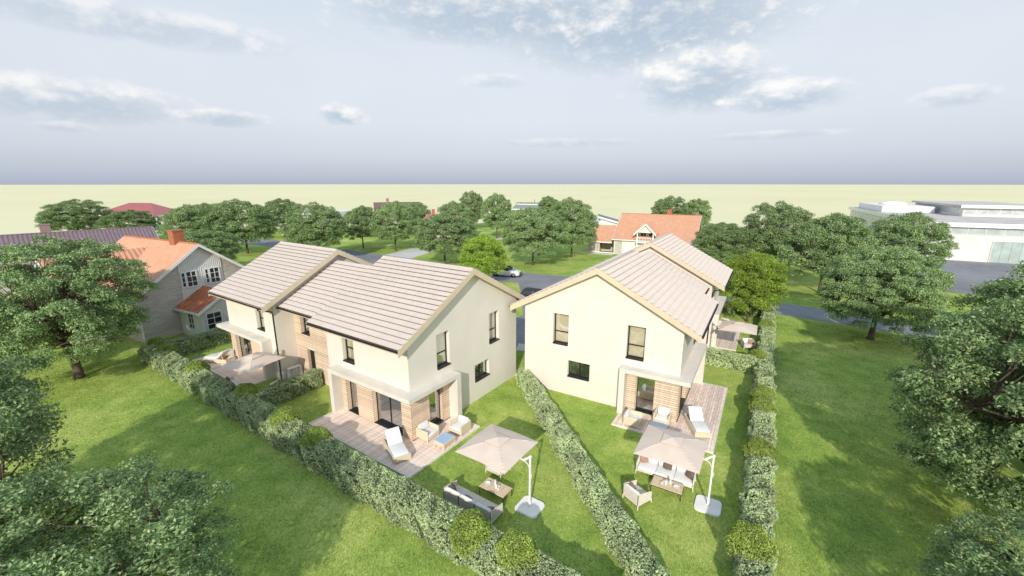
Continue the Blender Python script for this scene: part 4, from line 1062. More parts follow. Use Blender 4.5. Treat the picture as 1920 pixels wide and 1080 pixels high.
# loungers (local x runs from the foot to the raised head)
put('l', lounger_proto, FA, -1.02, -1.66, 25, 'white cushioned lounger on the near left terrace, foot towards the hedge', .1)
put('l', lounger_proto, FA, 22.0, -1.55, 155, 'lounger on the far terrace of the left twin house by the cross hedge', .1)
put('l', lounger_proto, FC, -1.08, -1.66, 25, 'brightly lit white lounger on the white edged right terrace', .1)
put('l', lounger_proto, FC, 22.0, -1.6, 155, 'far lounger just visible over the parasol behind the right twin house', .1)
for fr, side, mir in ((FA, 'left', 0), (FC, 'right', 0)):
    put('c', armchair_proto, fr, -.50, .68, 180, f'wicker armchair with its back to the timber wall of the {side} terrace', .1)
    put('c', armchair_proto, fr, -1.62, 2.15, -90, f'wicker armchair beside the canopy fin of the {side} terrace', .1)
    put('t', coffee_proto, fr, -1.80, .66, 0, f'blue glass topped coffee table on the {side} terrace', .1)
put('c', armchair_proto, FC, 20.3, -.55, 0, 'white cushioned armchair near the wall on the far right terrace', .1)
put('s', sofa_proto, FA, -6.0, -2.05, 90, 'three seat rope sofa seen from behind beside the long hedge')
put('sw', sofa_white, FC, -5.42, -.5, 180, 'white three seat sofa under the parasol of the right garden')
put('w', table_proto, FA, -6.32, -.78, 90, 'low teak table in front of the rope sofa, left garden')
put('w', table_proto, FC, -6.45, -.78, 180, 'low teak table in front of the white sofa, right garden')
put('r', ropechair_proto, FA, -5.45, .62, -90, 'armchair mostly hidden under the parasol of the left garden')
put('r', ropechair_proto, FC, -7.72, .28, -28, 'rope armchair standing alone beside the middle hedge')
put('r', ropechair_proto, FC, 15.9, -3.15, 200, 'armchair with a reddish pillow beside the far end of the right hedge')
put('s', sofa_proto, FA, 14.6, -2.7, 90, 'sofa mostly hidden behind the long hedge under the far left parasol')
put('p', parasol_proto, FA, -8.05, -.58, 0, 'beige parasol of the left garden on a white square base, over the sofa group')
put('p', parasol_proto, FC, -6.47, -2.55, 90, 'beige parasol of the right garden, white pole beside the right hedge')
put('p', parasol_proto, FA, 13.3, -.35, -103, 'drooping beige parasol in front of the far end of the left twin house')
put('p', parasol_proto, FC, 13.75, -.55, -90, 'beige parasol over the far terrace of the right twin house')
# small things on the two teak tables
GLW = mat('clear_ware', (0.80, 0.82, 0.82), 0.15, 0.02, spec=0.6)
def ware(fr, a, b, side):
    def one(name, cat, da, db, prof, label, m=GLW, extra=None):
        T = thing(name, label, cat, fr.pt(a + da, b + db, .416), 0)
        q = MB(); q.lathe(prof, 12); q.build('body', m, T, smooth=False)
        if extra: extra(T)
    def handle(T): q = MB(); q.tube([(.06, 0, .17), (.10, 0, .15), (.10, 0, .08), (.055, 0, .05)], .008, 6); q.build('handle', GLW, T)
    one('carafe', 'carafe', .10, .12, [(.05, 0), (.058, .03), (.05, .12), (.03, .19), (.04, .25)], f'clear carafe standing on the teak table of the {side} garden')
    one('jug', 'jug', -.06, -.05, [(.05, 0), (.062, .04), (.055, .14), (.045, .20)], f'pale jug in the middle of the teak table of the {side} garden', extra=handle)
    one('drinking_glass', 'glass', -.16, .06, [(.03, 0), (.036, .02), (.04, .11)], f'tumbler nearest the table edge in the {side} garden')
    one('drinking_glass', 'glass', -.22, -.10, [(.03, 0), (.036, .02), (.04, .11)], f'tumbler beside the jug on the {side} garden table')
    one('bowl', 'bowl', .40, -.06, [(.05, 0), (.10, .03), (.14, .08), (.13, .085), (.05, .03)], f'white bowl at the end of the teak table of the {side} garden', WHITE)
ware(FA, -6.32, -.78, 'left')
def wareC():
    class G_: pass
    g = G_(); g.pt = lambda a, b, z: FC.pt(-6.45 + b, -.78 - a, z); ware(g, 0, 0, 'right')
wareC()
# outdoor heat pump unit beside the link
T = thing('heat_pump', 'white outdoor fan unit standing behind the short cross hedge of the left twin house', 'heat pump', FA.pt(13.25, .75), FA.ang(180))
q = MB(); q.bbox(-.18, .18, -.5, .5, .10, .92, .03); q.build('casing', WHITE, T)
q = MB(); q.box(.181, .186, -.40, .30, .16, .86); q.build('grille_plate', mat('heat_pump_grille', (.45, .44, .42), .6), T)
for k in range(8):
    a = k * PI / 4; q = MB(); q.beam((.20, -.05 + .06 * math.cos(a), .51 + .06 * math.sin(a)), (.20, -.05 + .31 * math.cos(a + .35), .51 + .31 * math.sin(a + .35)), .10, .012, up=(1, 0, .2)); q.build('fan_blade', WHITE, T)
q = MB(); q.tube([(.21, -.05 + .34 * math.cos(2 * PI * k / 24), .51 + .34 * math.sin(2 * PI * k / 24)) for k in range(25)], .014, 6); q.build('fan_ring', WHITE, T)
for y in (-.4, .4): q = MB(); q.box(-.16, .16, y - .04, y + .04, 0, .10); q.build('foot', BLACK, T)

# ------------------------------------------------------------------ neighbouring buildings
def corr_slope(mb, x0, x1, ye, ze, yr, zr, pitch, amp):
    """ribbed sheet on one slope, ribs running from eave to ridge, closed underneath"""
    n = max(2, int((x1 - x0) / pitch)); w = (x1 - x0) / n; top = []
    for i in range(n):
        b = x0 + i * w
        top += [(b, 0), (b + .30 * w, 0), (b + .45 * w, amp), (b + .85 * w, amp)]
    top.append((x1, 0)); o = len(top)
    vs = [(x, ye, ze + h) for x, h in top] + [(x, yr, zr + h) for x, h in top] + [(x, ye, ze - .06) for x, h in top] + [(x, yr, zr - .06) for x, h in top]
    fs = [(i, i + 1, o + i + 1, o + i) for i in range(o - 1)] + [(2 * o + i + 1, 2 * o + i, 3 * o + i, 3 * o + i + 1) for i in range(o - 1)] + [(2 * o + i, 2 * o + i + 1, i + 1, i) for i in range(o - 1)]
    fs += [(0, o, 3 * o, 2 * o), (o - 1, 3 * o - 1, 4 * o - 1, 2 * o - 1)]
    mb.add(vs, fs)
def nwindow(T, fn, axis, face, outw, u0, u1, z0, z1, nu, nz, frame=None, pane=None, fw=.09):
    """small paned window standing on the wall face; outw = outward sign"""
    frame = frame or WHITE; pane = pane or DKGLASS
    def bx(mb, ua, ub, za, zb, d0, d1):
        lo, hi = sorted((face + outw * d0, face + outw * d1))
        mb.box(lo, hi, ua, ub, za, zb) if axis == 0 else mb.box(ua, ub, lo, hi, za, zb)
    f = MB(fn); bx(f, u0, u0 + fw, z0, z1, .002, .07); bx(f, u1 - fw, u1, z0, z1, .002, .07); bx(f, u0 + fw, u1 - fw, z0, z0 + fw, .002, .07); bx(f, u0 + fw, u1 - fw, z1 - fw, z1, .002, .07)
    for i in range(1, nu): u = u0 + (u1 - u0) * i / nu; bx(f, u - .022, u + .022, z0 + fw, z1 - fw, .012, .055)
    w = f.build('window', frame, T)
    for k in range(1, nz):
        z = z0 + (z1 - z0) * k / nz; q = MB(fn)
        us = [u0 + fw] + [u0 + (u1 - u0) * i / nu for i in range(1, nu)] + [u1 - fw]
        for i in range(nu): bx(q, us[i] + (.022 if i else 0), us[i + 1] - (.022 if i < nu - 1 else 0), z - .02, z + .02, .012, .055)
        q.build('glazing_bar', frame, w)
    p = MB(fn); bx(p, u0 + fw, u1 - fw, z0 + fw, z1 - fw, .002, .011); p.build('pane', pane, w)
    return w
def gable_house(name, label, x, y, az, L_, W, ze, zr, wallm, roofm, over=.45, pitch=.28, amp=.035, chim=None, chm=None, mirror=False, ridge=None):
    """ridge along local x, gables at x=0 and x=L"""
    fr = Frame(az, (x, y), mirror); T = thing(name, label, 'house', fr.o, fr.rot); s = fr.s; fn = lambda a, b, z: (a, s * b, z)
    w = MB(fn); w.prism([(0, 0), (W, 0), (W, ze), (W / 2, zr - .12), (0, ze)], 0, 0, L_); w.build('wall', wallm, T)
    sl = (zr - ze) / (W / 2); r = MB(fn)
    for e, c in ((-over, W / 2), (W + over, W / 2)): corr_slope(r, -over, L_ + over, e, ze - sl * over + .02, c, zr + .02, pitch, amp)
    rf = r.build('roof', roofm, T, recalc=False)
    c = MB(fn); c.prism([(W / 2 - .14, zr - .02), (W / 2, zr + .09), (W / 2 + .14, zr - .02)], 0, -over - .01, L_ + over + .01); c.build('ridge_cap', ridge or roofm, rf)
    for a in (-over - .04, L_ + over + .005):
        b = MB(fn)
        for sg in (0, 1):
            yy = lambda q: q if not sg else W - q
            b.prism([(yy(-over), ze - sl * over - .28), (yy(W / 2), zr - .26), (yy(W / 2), zr + .03), (yy(-over), ze - sl * over + .03)], 0, a, a + .035)
        b.build('barge_board', WHITE, T)
    if chim:
        cx, cy, w_, zt_ = chim; q = MB(fn); q.box(cx - w_ / 2, cx + w_ / 2, cy - w_ / 2, cy + w_ / 2, zr - 1.2, zt_); q.box(cx - w_ / 2 - .05, cx + w_ / 2 + .05, cy - w_ / 2 - .05, cy + w_ / 2 + .05, zt_, zt_ + .12)
        q.build('chimney', chm or BRICKC, T)
    return T, fr, fn

# orange gabled house at the left
T, FN, fn = gable_house('gabled_house', 'grey stone house with orange tiled roof and white gable front at the left', -33.1, 36.3, -63, 13.3, 10.8, 4.54, 8.4, STONE, ORANGE, .5, .26, .03, (3.2, 5.4, .95, 9.45), BRICKC, ridge=ORANGE_D)
q = MB(fn)                                                            # boarded centre of the gable
q.prism([(3.55, .1), (7.4, .1), (7.4, 6.85), (5.4, 8.05), (3.55, 6.95)], 0, -.03, -.004); q.build('gable_boarding', SIDING, T)
q = MB(fn); n = 22
for i in range(n + 1):
    b = 3.58 + 3.8 * i / n; q.box(-.055, -.031, b - .02, b + .02, .1, 8.0 - .66 * abs(b - 5.4) - .12)
q.build('batten', SIDING, T, kind='stuff')
for u in (3.62, 5.72):
    nwindow(T, fn, 0, -.056, -1, u, u + .42, 4.35, 5.85, 1, 3); nwindow(T, fn, 0, -.056, -1, u + .43, u + 1.42, 4.30, 5.88, 2, 3)
q = MB(fn); q.box(-.06, -.002, -.06, 10.86, 0, .28); q.build('plinth', BEIGE, T)
q = MB(fn); q.box(-.05, .12, -.05, -.004, 0.28, 4.2); q.build('corner_post', WHITE, T)
# porch with its own roof
q = MB(fn); q.prism([(3.0, 0), (7.8, 0), (7.8, 2.75), (5.4, 4.0), (3.0, 2.75)], 0, -3.7, -.06); pw = q.build('porch_wall', SIDING, T)
q = MB(fn)
for i in range(25): b = 3.02 + 4.76 * i / 24; q.box(-3.725, -3.702, b - .02, b + .02, .1, 4.0 - .52 * abs(b - 5.4) - .1)
q.build('porch_batten', SIDING, pw, kind='stuff')
q = MB(fn)
for e in (2.62, 8.18): corr_slope(q, -4.05, -.06, e, 2.62, 5.4, 4.22, .2, .02)
q.build('porch_roof', RUST, T, recalc=False)
q = MB(fn)
for sg in (1, -1): q.prism([(5.4 - sg * 2.80, 2.36), (5.4, 3.98), (5.4, 4.26), (5.4 - sg * 2.80, 2.64)], 0, -4.10, -4.06)
q.box(-4.05, -.06, 2.56, 2.615, 2.46, 2.64); q.build('porch_barge_board', WHITE, T)
nwindow(T, fn, 0, -3.726, -1, 3.35, 4.75, .75, 2.4, 2, 3); nwindow(T, fn, 0, -3.726, -1, 5.6, 6.9, .75, 2.4, 2, 3); nwindow(T, fn, 1, 3.0, -1, -2.5, -1.5, .75, 2.35, 2, 3)
# side wing
q = MB(fn); q.prism([(3.9, 0), (9.9, 0), (9.9, 4.2), (6.9, 7.55), (3.9, 4.2)], 1, -3.2, .4); q.build('wing_wall', STONE, T)
q = MB()
for e in (3.5, 10.3):
    m2 = MB(); corr_slope(m2, -3.6, 4.5, e, 3.85, 6.9, 7.7, .42, .07)
    q.add([fn(y_, x_, z_) for x_, y_, z_ in m2.v], m2.f)
# trim the wing roof where it runs under the main slope: keep faces outside the main roof
q.build('wing_roof', ORANGE, T, recalc=False)
q = MB(fn)
for sg in (1, -1): q.prism([(6.9 - sg * 3.45, 3.62), (6.9, 7.47), (6.9, 7.78), (6.9 - sg * 3.45, 3.92)], 1, -3.66, -3.61)
q.build('wing_barge_board', WHITE, T); nwindow(T, fn, 1, -3.2, -1, 5.6, 8.2, 1.0, 2.6, 3, 2); nwindow(T, fn, 1, 0, -1, 1.2, 2.6, .9, 2.4, 2, 3)

# brown metal roofed house behind it
T, f2, fn = gable_house('metal_roof_house', 'house with long plum brown metal roof behind the orange gabled house', -67.5, 54.4, 39.6, 16.6, 10.0, 4.0, 7.5, STONE, BROWN, .5, .42, .06, (5.6, 4.5, 1.0, 8.5), BRICKP)
for o in list(T.children): pass
q = MB(fn)
corr_slope(q, 7.0, 11.0, -3.2 + 0, 3.2, -.2, 5.2, .42, .05); q.build('porch_roof', BROWN, T, recalc=False)
q = MB(fn); q.box(7.3, 10.7, -2.8, 0, 0, 3.1); q.build('porch_wall', STONE, T)
T.location = f2.pt(0, -5.0)

# red hip roofed house, far left
def hip_house(label, x, y, az, L_, W, ze, zr, hip):
    fr = Frame(az, (x, y), True); T = thing('hip_roof_house', label, 'house', fr.o, fr.rot)
    w = MB(); w.box(.6, L_ - 4.5, .6, W - .6, 0, ze - .05); w.build('wall', STONE, T)
    w = MB(); w.box(L_ - 4.4, L_ - .8, 3.4, W - .6, 0, ze - .05); w.build('porch_wall', SIDING, T)
    q = MB(); P = [(0, 0, ze), (L_, 0, ze), (L_, W, ze), (0, W, ze), (hip, W / 2, zr), (L_ - hip, W / 2, zr)]
    q.add(P + [(a, b, c - .1) for a, b, c in P[:4]], [(0, 1, 5, 4), (2, 3, 4, 5), (1, 2, 5), (3, 0, 4), (9, 8, 7, 6)]); rf = q.build('roof', RED, T)
    q = MB(); n = 60
    for i in range(1, n):
        a = L_ * i / n; t = min(1, a / hip, (L_ - a) / hip)
        for y0, sg in ((0, 1), (W, -1)): q.beam((a, y0 + sg * .02, ze + .03), (a, y0 + sg * W / 2 * t, ze + (zr - ze) * t + .03), .06, .05)
    q.build('roof_rib', RED, rf, kind='stuff')
    q = MB(); q.box(-.05, L_ + .05, -.06, -.01, ze - .28, ze + .02); q.box(L_ + .01, L_ + .06, 0, W, ze - .28, ze + .02); q.build('fascia', WHITE, T)
    for a in (L_ - .6, L_ - 3.6): q = MB(); q.box(a, a + .35, .5, .85, 0, ze - .1); q.build('post', WHITE, T)
    q = MB(); q.box(L_ - 3.3, L_ - 2.2, 3.33, 3.398, .1, 2.3); q.build('door', DKGLASS, T)
hip_house('house with red hip roof in the far left, white porch post', -145.5, 149.5, 101, 26.5, 13, 3.6, 7.5, 8.6)
# far brown gabled house, red roofed house, flat white house, shed, grey green clerestory house
T, f2, fn = gable_house('brown_gable_house', 'far house with dark brown gabled roof and chimney, centre left', -43.0, 136.5, 72, 14.0, 11.0, 4.0, 8.1, SIDING, mat('brown_slate', (.19, .125, .12), .7), .5, .35, .03, (4.0, 5.5, .9, 9.3), BRICKP, mirror=True)
nwindow(T, fn, 0, 0, -1, 4.6, 6.4, 4.8, 6.2, 2, 2); nwindow(T, fn, 1, 0, -1, 3, 5, 1, 2.4, 2, 2); nwindow(T, fn, 1, 0, -1, 8, 10, 1, 2.4, 2, 2)
q = MB(fn); q.box(-3.2, -.5, 2, 9, 0, 3.3); q.build('annex_wall', SIDING, T)
q = MB(fn); corr_slope(q, 1.6, 9.4, 0, 0, 1, 1, .3, .03); q.v = [(-.45 - 3.2 * t, x, 4.9 - 1.5 * t + (z - t)) for x, t, z in q.v]; q.build('annex_roof', mat('brown_slate', (.19, .125, .12)), T, recalc=False)
T, f2, fn = gable_house('red_roof_house', 'small red roofed house with red chimney half hidden in the middle trees', -22.0, 112.0, 80, 11.0, 8.0, 3.2, 6.1, BEIGE, RED, .4, .3, .03, (1.6, 4.0, .8, 7.3), mat('red_chimney', (.50, .12, .11), .8), mirror=True)
nwindow(T, fn, 1, 0, -1, 2, 4, .9, 2.2, 2, 2); nwindow(T, fn, 1, 0, -1, 6, 8, .9, 2.2, 2, 2)
T = thing('flat_roof_house', 'white flat roofed house with a white post, far behind the left trees', 'house', (-82, 164, 0), R(-8))
q = MB(); q.box(0, 17, 0, 10, 0, 3.5); q.build('wall', SIDING, T); q = MB(); q.box(-.4, 17.4, -.5, 10.5, 3.5, 3.9); q.build('roof', WHITE, T); q = MB(); q.box(1.2, 3.0, -.3, 1.6, 3.9, 5.5); q.build('tower', WHITE, T)
for a in (6, 10, 13.5): nwindow(T, None, 1, 0, -1, a, a + 2, .9, 2.6, 2, 1)
T = thing('garden_shed', 'small beige shed seen under the tall round tree', 'shed', (-64.5, 119.5, 0), R(15))
q = MB(); q.prism([(0, 0), (3.6, 0), (3.6, 2.1), (0, 2.5)], 0, 0, 5.5); q.build('wall', BEIGE, T); q = MB(); q.prism([(-.3, 2.56), (3.9, 2.12), (3.9, 2.26), (-.3, 2.7)], 0, -.3, 5.8); q.build('roof', WHITE, T); q = MB(); q.box(2, 3, -.03, -.002, 0, 1.95); q.build('door', WHITE, T)
fr = Frame(113.6, (0.4, 184.0), True); T = thing('clerestory_house', 'long low house with grey green roof and raised flat top, far centre', 'house', fr.o, fr.rot)
q = MB(); q.prism([(0, 0), (11, 0), (11, 3.9), (0, 3.9)], 0, 0, 20); q.build('wall', STONE, T)
q = MB(); corr_slope(q, -.5, 20.5, -.6, 3.75, 5.0, 5.6, .5, .04); corr_slope(q, -.5, 20.5, 11.6, 3.75, 6.0, 5.6, .5, .04); q.build('roof', GREENR, T, recalc=False)
q = MB(); q.box(0, 20, 4.2, 7, 5.2, 6.0); q.build('clerestory', SIDING, T); q = MB(); q.box(-.5, 20.5, 3.7, 7.6, 6.0, 6.28); q.build('flat_roof', GREENR, T); q = MB(); q.tube([(7.5, 6, 6.2), (7.5, 6, 7.6)], .16, 8); q.build('flue', BRICKP, T)
q = MB(); q.box(-.5, 20.5, -.66, -.605, 3.5, 3.82); q.build('fascia', WHITE, T)
for a in (2, 6, 13.5, 16.5): nwindow(T, None, 1, 0, -1, a, a + 1.6, 1.2, 2.9, 2, 1)
nwindow(T, None, 0, 20, 1, 3, 5, 1.2, 2.9, 2, 1)

# orange house behind the right twin house
T, F8, fn = gable_house('orange_house', 'house with orange roof, white dormer balcony and lower wing behind the right twin house', 20.9, 86.9, 116.4, 15.0, 15.2, 3.35, 7.8, STONE, ORANGE, .45, .34, .05, (9.3, 8.0, .85, 8.75), BRICKC, mirror=True, ridge=ORANGE_D)
q = MB(fn); q.box(1.6, 14.9, -.035, -.004, .3, 2.9); q.build('front_boarding', SIDING, T); q = MB(fn); q.box(-.05, .1, -.05, -.036, 0, 3.0); q.build('corner_post', WHITE, T)
q = MB(fn); q.box(-.45, 15.4, -.52, -.47, 2.95, 3.14); q.build('fascia', WHITE, T)
q = MB(fn); q.prism([(1.2, 3.4), (14, 3.4), (7.6, 7.5)], 0, 15.004, 15.05); q.build('gable_boarding', SIDING, T)
# dormer with balcony
d0, d1, dz = 4.4, 7.9, 4.75; dm = (d0 + d1) / 2
q = MB(fn); q.box(d0 + .1, d1 - .1, .9, 5.2, 3.2, dz); q.prism([(d0 + .1, dz), (d1 - .1, dz), (dm, 6.15)], 1, -1.0, -.9); dw = q.build('dormer_wall', SIDING, T)
q = MB()
for e in (d0 - .35, d1 + .35):
    m2 = MB(); corr_slope(m2, -1.35, 6.2, e, dz - .25, dm, 6.5, .34, .04); q.add([fn(y_, x_, z_) for x_, y_, z_ in m2.v], m2.f)
q.build('dormer_roof', ORANGE, T, recalc=False)
q = MB(fn)
for sg in (1, -1): q.prism([(dm - sg * 2.12, dz - .6), (dm, 6.2), (dm, 6.58), (dm - sg * 2.12, dz - .2)], 1, -1.42, -1.36)
q.build('dormer_barge_board', WHITE, T)
for a in (d0 + .15, d1 - .35): q = MB(fn); q.box(a, a + .2, -1.0, -.8, 0, dz + .02); q.build('dormer_post', WHITE, T)
q = MB(fn); q.box(d0, d1, -1.1, .9, 2.72, 2.9); q.build('balcony_floor', WHITE, T)
for i in range(12): a = d0 + .1 + (d1 - d0 - .2) * i / 11; q = MB(fn); q.box(a - .04, a + .04, -1.06, -1.02, 2.9, 3.75); q.build('baluster', WHITE, T)
q = MB(fn); q.box(d0, d1, -1.1, -1.0, 3.75, 3.83); q.build('balcony_rail', WHITE, T)
nwindow(T, fn, 1, .9, -1, d0 + .5, d0 + 1.7, 3.4, 4.6, 2, 1); nwindow(T, fn, 1, .9, -1, d0 + 2.1, d0 + 2.9, 3.3, 4.65, 1, 1)
# lower wing
W0 = -5.6
q = MB(fn); q.prism([(.3, 0), (8.9, 0), (8.9, 2.6), (4.6, 5.25), (.3, 2.6)], 0, W0, W0 + 2.1); q.prism([(3.5, 0), (8.9, 0), (8.9, 2.6), (4.6, 5.25), (3.5, 4.6)], 0, W0 + 2.1, -.003); q.build('wing_wall', STONE, T)
q = MB(fn)
for e in (-.1, 9.3): corr_slope(q, W0 - .3, -.46, e, 2.45, 4.6, 5.42, .34, .05)
q.build('wing_roof', ORANGE, T, recalc=False)
q = MB(fn); q.box(W0 - .3, -.47, -.16, -.11, 2.22, 2.42); q.build('wing_fascia', WHITE, T); q = MB(fn); q.box(W0 - .06, -.02, .2, .296, 0, .25); q.build('plinth', WHITE, T); q = MB(fn); q.box(W0 + 2.2, W0 + 2.5, .3, .6, 0, 2.5); q.build('wing_post', BEIGE, T)
q = MB(fn); q.box(W0 + 1, 0, -1.6, .18, .02, .1); q.build('step', PAVE, T)
# blue grey pitched house behind the wing
fr = Frame(100, (23.0, 112.0), True); T = thing('lean_to_house', 'white house with blue grey sloping roof peeking out behind the orange house wing', 'house', fr.o, fr.rot)
q = MB(); q.prism([(0, 0), (9, 0), (9, 3.0), (0, 5.5)], 1, 0, 9); q.build('wall', SIDING, T)
q = MB(); q.prism([(-.5, 5.68), (9.6, 2.9), (9.6, 3.1), (-.5, 5.88)], 1, -.5, 9.5); q.build('roof', GREYR, T)
q = MB(); q.prism([(-.55, 5.45), (9.65, 2.65), (9.65, 3.12), (-.55, 5.92)], 1, -.56, -.505); q.build('barge_board', WHITE, T)
q = MB(); q.prism([(-4.5, 0), (-.02, 0), (-.02, 4.4), (-4.5, 3.0)], 1, .5, 8); q.build('annex', SIDING, T); q = MB(); q.prism([(-4.9, 2.95), (-.06, 4.5), (-.06, 4.72), (-4.9, 3.15)], 1, .1, 8.4); q.build('annex_roof', WHITE, T)
q = MB(); q.box(6.2, 7.0, 5, 5.8, 3.2, 6.4); q.build('chimney', WHITE, T)

# factory at the right
fr = Frame(117, (79.0, 81.7), True); T = thing('factory', 'white factory hall with glazed bands, grey gate and raised upper storey at the right', 'factory', fr.o, fr.rot)
LF, DF, HF = 62, 62, 7.0
q = MB(); q.box(0, LF, 0, DF, 0, HF - .55); q.build('wall', CLADW, T)
q = MB(); q.box(-.5, LF + .5, -.5, DF + .5, HF - .548, HF - .02); q.build('roof', ROOFF, T)
q = MB(); q.box(-.56, LF + .5, -.56, -.505, HF - .75, HF + .06); q.box(-.56, -.505, -.505, DF + .5, HF - .75, HF + .06); q.build('parapet', WHITE, T)
def band(T, x0, x1, z0, z1, axis, face, n, name='window_band'):
    f = MB()
    for i in range(n + 1):
        u = x0 + (x1 - x0) * i / n
        f.box(u - .05, u + .05, face - .06, face - .002, z0, z1) if axis == 1 else f.box(face - .06, face - .002, u - .05, u + .05, z0, z1)
    f.box(x0 - .05, x1 + .05, face - .07, face - .002, z1, z1 + .1) if axis == 1 else f.box(face - .07, face - .002, x0 - .05, x1 + .05, z1, z1 + .1)
    f.box(x0 - .05, x1 + .05, face - .07, face - .002, z0 - .1, z0) if axis == 1 else f.box(face - .07, face - .002, x0 - .05, x1 + .05, z0 - .1, z0)
    w = f.build(name, CLADW, T)
    for i in range(n):
        u, v = x0 + (x1 - x0) * i / n + .05, x0 + (x1 - x0) * (i + 1) / n - .05; p = MB()
        p.box(u, v, face - .025, face - .002, z0, z1) if axis == 1 else p.box(face - .025, face - .002, u, v, z0, z1)
        p.build('pane', FGLASS, w)
band(T, 1, 30, 4.95, 6.2, 1, 0, 12); band(T, 1, 58, 4.95, 6.2, 0, 0, 24)
g = MB(); g.box(9.5, 9.6, -.12, -.002, 0, 3.95); g.box(18.4, 18.5, -.12, -.002, 0, 3.95); g.box(9.6, 18.4, -.12, -.002, 3.85, 3.95); gt = g.build('gate', CLADW, T)
for i in range(7): u = 9.6 + 8.8 * i / 7; q = MB(); q.box(u + .02, u + 8.8 / 7 - .02, -.07, -.002, .03, 3.85); q.build('gate_panel', GATE, gt)
q = MB(); q.box(-.06, -.002, 45, 46.6, 0, 3.6); q.build('side_door', FGLASS, T)
for i in range(11): u = 2.6 * i + 1.5; q = MB(); q.box(u - .015, u + .015, -.012, -.002, 0.2, 4.8); q.build('panel_joint', ROOFF, T)
q = MB(); q.box(12.4, 26, 22.6, 52, HF, 9.0); up = q.build('upper_wall', CLADW, T)
q = MB(); q.box(11.7, 26.8, 21.8, 52.8, 9.0, 9.46); q.build('upper_roof', ROOFF, T); q = MB(); q.box(11.64, 26.8, 21.74, 21.797, 8.86, 9.52); q.build('upper_parapet', WHITE, T)
def band2(*a): return band(*a)
band(T, 12.6, 25.8, 7.5, 8.7, 1, 22.6, 7, 'upper_window_band'); band(T, 22.8, 51.5, 7.5, 8.7, 0, 12.4, 13, 'upper_window_band')
q = MB(); q.box(1.0, 11.2, 34, 58, HF, 8.5); q.build('roof_plant', WHITE, T)
q = MB(); q.lathe([(3.2, 8.5), (2.9, 8.9), (2.0, 9.25), (.9, 9.4), (.1, 9.42)], 18, (6, 46)); q.build('roof_dome', WHITE, T, smooth=True)

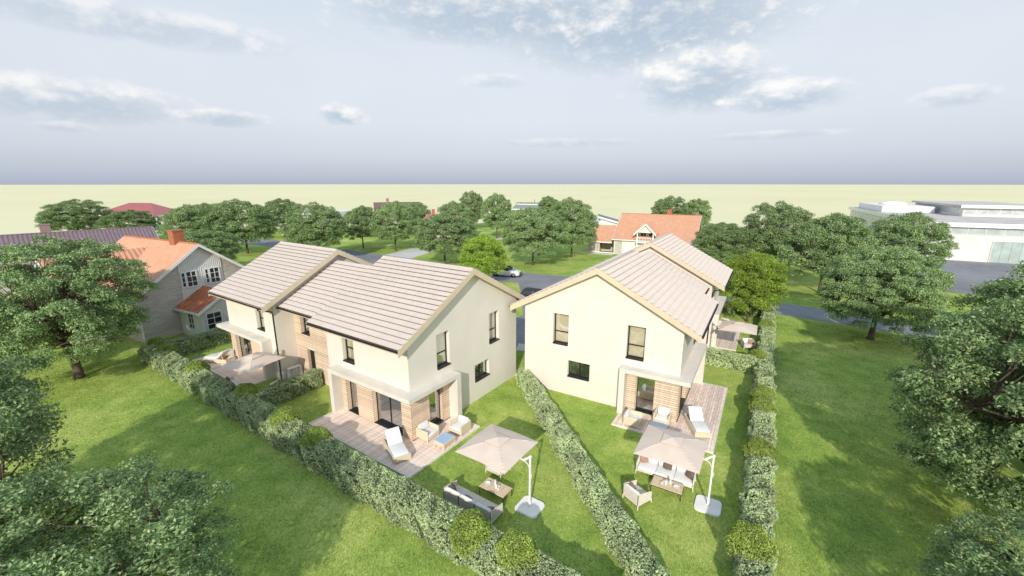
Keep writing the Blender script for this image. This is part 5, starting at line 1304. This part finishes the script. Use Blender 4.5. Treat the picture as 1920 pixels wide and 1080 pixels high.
# ------------------------------------------------------------------ cars
def car(name, label, x, y, head, paint, suv=True):
    T = thing(name, label, 'car', (x, y, 0), head)
    Lc, w = (4.75, .95) if suv else (4.5, .9); hr = 1.60 if suv else 1.43; belt = 1.02 if suv else .88; hood = 1.0 if suv else .86
    st = [(-Lc / 2, .55, belt - .06, .78), (-Lc / 2 + .12, .32, belt + .04, .93), (-1.5, .24, belt + .04, 1.0), (0.2, .22, belt + .02, 1.0), (.95, .22, hood + .02, 1.0), (1.75, .24, hood - .06, .98), (Lc / 2 - .14, .30, hood - .20, .92), (Lc / 2, .42, hood - .34, .76)]
    b = MB(); n = 10; o = 0
    secs = []
    for sx, zb, ztp, f in st:
        W_ = w * f
        secs.append([(sx, -W_ * .9, zb), (sx, -W_, zb + .18), (sx, -W_, ztp - .14), (sx, -W_ * .93, ztp - .03), (sx, -W_ * .6, ztp + .02), (sx, W_ * .6, ztp + .02), (sx, W_ * .93, ztp - .03), (sx, W_, ztp - .14), (sx, W_, zb + .18), (sx, W_ * .9, zb)])
    vs = [p for s_ in secs for p in s_]; fs = [(i * n + k, i * n + (k + 1) % n, (i + 1) * n + (k + 1) % n, (i + 1) * n + k) for i in range(len(secs) - 1) for k in range(n)]
    fs += [tuple(range(n)), tuple((len(secs) - 1) * n + k for k in range(n))[::-1]]
    b.add(vs, fs); body = b.build('body', paint, T, smooth=True)
    def loft(lo, hi, name, m, par):
        q = MB(); q.hexa([(lo[0], -lo[2], lo[4]), (lo[1], -lo[2], lo[4]), (lo[1], lo[2], lo[4]), (lo[0], lo[2], lo[4]), (hi[0], -hi[2], hi[4]), (hi[1], -hi[2], hi[4]), (hi[1], hi[2], hi[4]), (hi[0], hi[2], hi[4])]); return q.build(name, m, par)
    loft((-2.2, .98, w * .92, 0, belt - .02), (-1.75, .05, w * .70, 0, hr - .06), 'greenhouse', DKGLASS, T)
    r = MB(); r.bbox(-1.88, .10, -w * .72, w * .72, hr - .07, hr, .035); r.build('roof', paint if suv else BLACK, T)
    for y_ in (-1, 1):
        for (xa, za), (xb, zb) in (((.97, belt), (.06, hr - .06)), ((-.45, belt), (-.50, hr - .06)), ((-2.13, belt), (-1.77, hr - .06))):
            p = MB(); p.beam((xa, y_ * w * .925, za), (xb, y_ * w * .735, zb), .07, .05); p.build('pillar', BLACK, T)
        m_ = MB(); m_.bbox(.75, .95, y_ * (w + .09) - .09, y_ * (w + .09) + .09, belt, belt + .16, .03); m_.build('mirror', paint, T)
        h = MB(); h.bbox(Lc / 2 - .30, Lc / 2 - .03, y_ * w * .68 - .16, y_ * w * .68 + .16, hood - .33, hood - .22, .03); h.build('headlight', DKGLASS, T)
        for xw in (-1.42, 1.45):
            t = MB(); rr = .37 if suv else .33
            ring = [(0, rr * .62), (.02, rr * .9), (.05, rr), (.2, rr), (.235, rr * .9), (.25, rr * .62)]
            for i in range(len(ring) - 1): pass
            vs = []; nn = 20
            for d_, r_ in ring:
                for k in range(nn): a = 2 * PI * k / nn; vs.append((xw + r_ * math.cos(a), y_ * (w - .22 + d_), rr + r_ * math.sin(a)))
            t.add(vs, [(i * nn + k, i * nn + (k + 1) % nn, (i + 1) * nn + (k + 1) % nn, (i + 1) * nn + k) for i in range(len(ring) - 1) for k in range(nn)] + [tuple(range(nn))])
            tw = t.build('wheel', mat('tyre', (.015, .015, .016), .85), T)
            rm = MB()
            for k in range(5): a = 2 * PI * k / 5; rm.beam((xw, y_ * (w + .01), rr), (xw + rr * .6 * math.cos(a), y_ * (w + .01), rr + rr * .6 * math.sin(a)), .07, .03, up=(0, 1, 0))
            rm.build('rim', mat('rim_metal', (.35, .35, .36), .3, metal=.8), tw)
    g_ = MB(); g_.box(Lc / 2 - .06, Lc / 2 + .012, -.45, .45, .62, hood - .34 + .1); g_.build('grille', BLACK, T)
    bp = MB(); bp.bbox(Lc / 2 - .25, Lc / 2 + .02, -w * .72, w * .72, .28, .5, .05); bp.build('bumper', BLACK, T)
    return T
car('parked_car', 'white sport utility car on the street beside the light green tree', -0.9, 65.4, R(-18), mat('car_white', (.80, .80, .80), .25, .01, spec=.6), True)
car('parked_car', 'black car whose roof shows between the two twin house roofs', 3.3, 50.6, R(-28), mat('car_black', (.015, .015, .018), .2, .01, spec=.7), False)
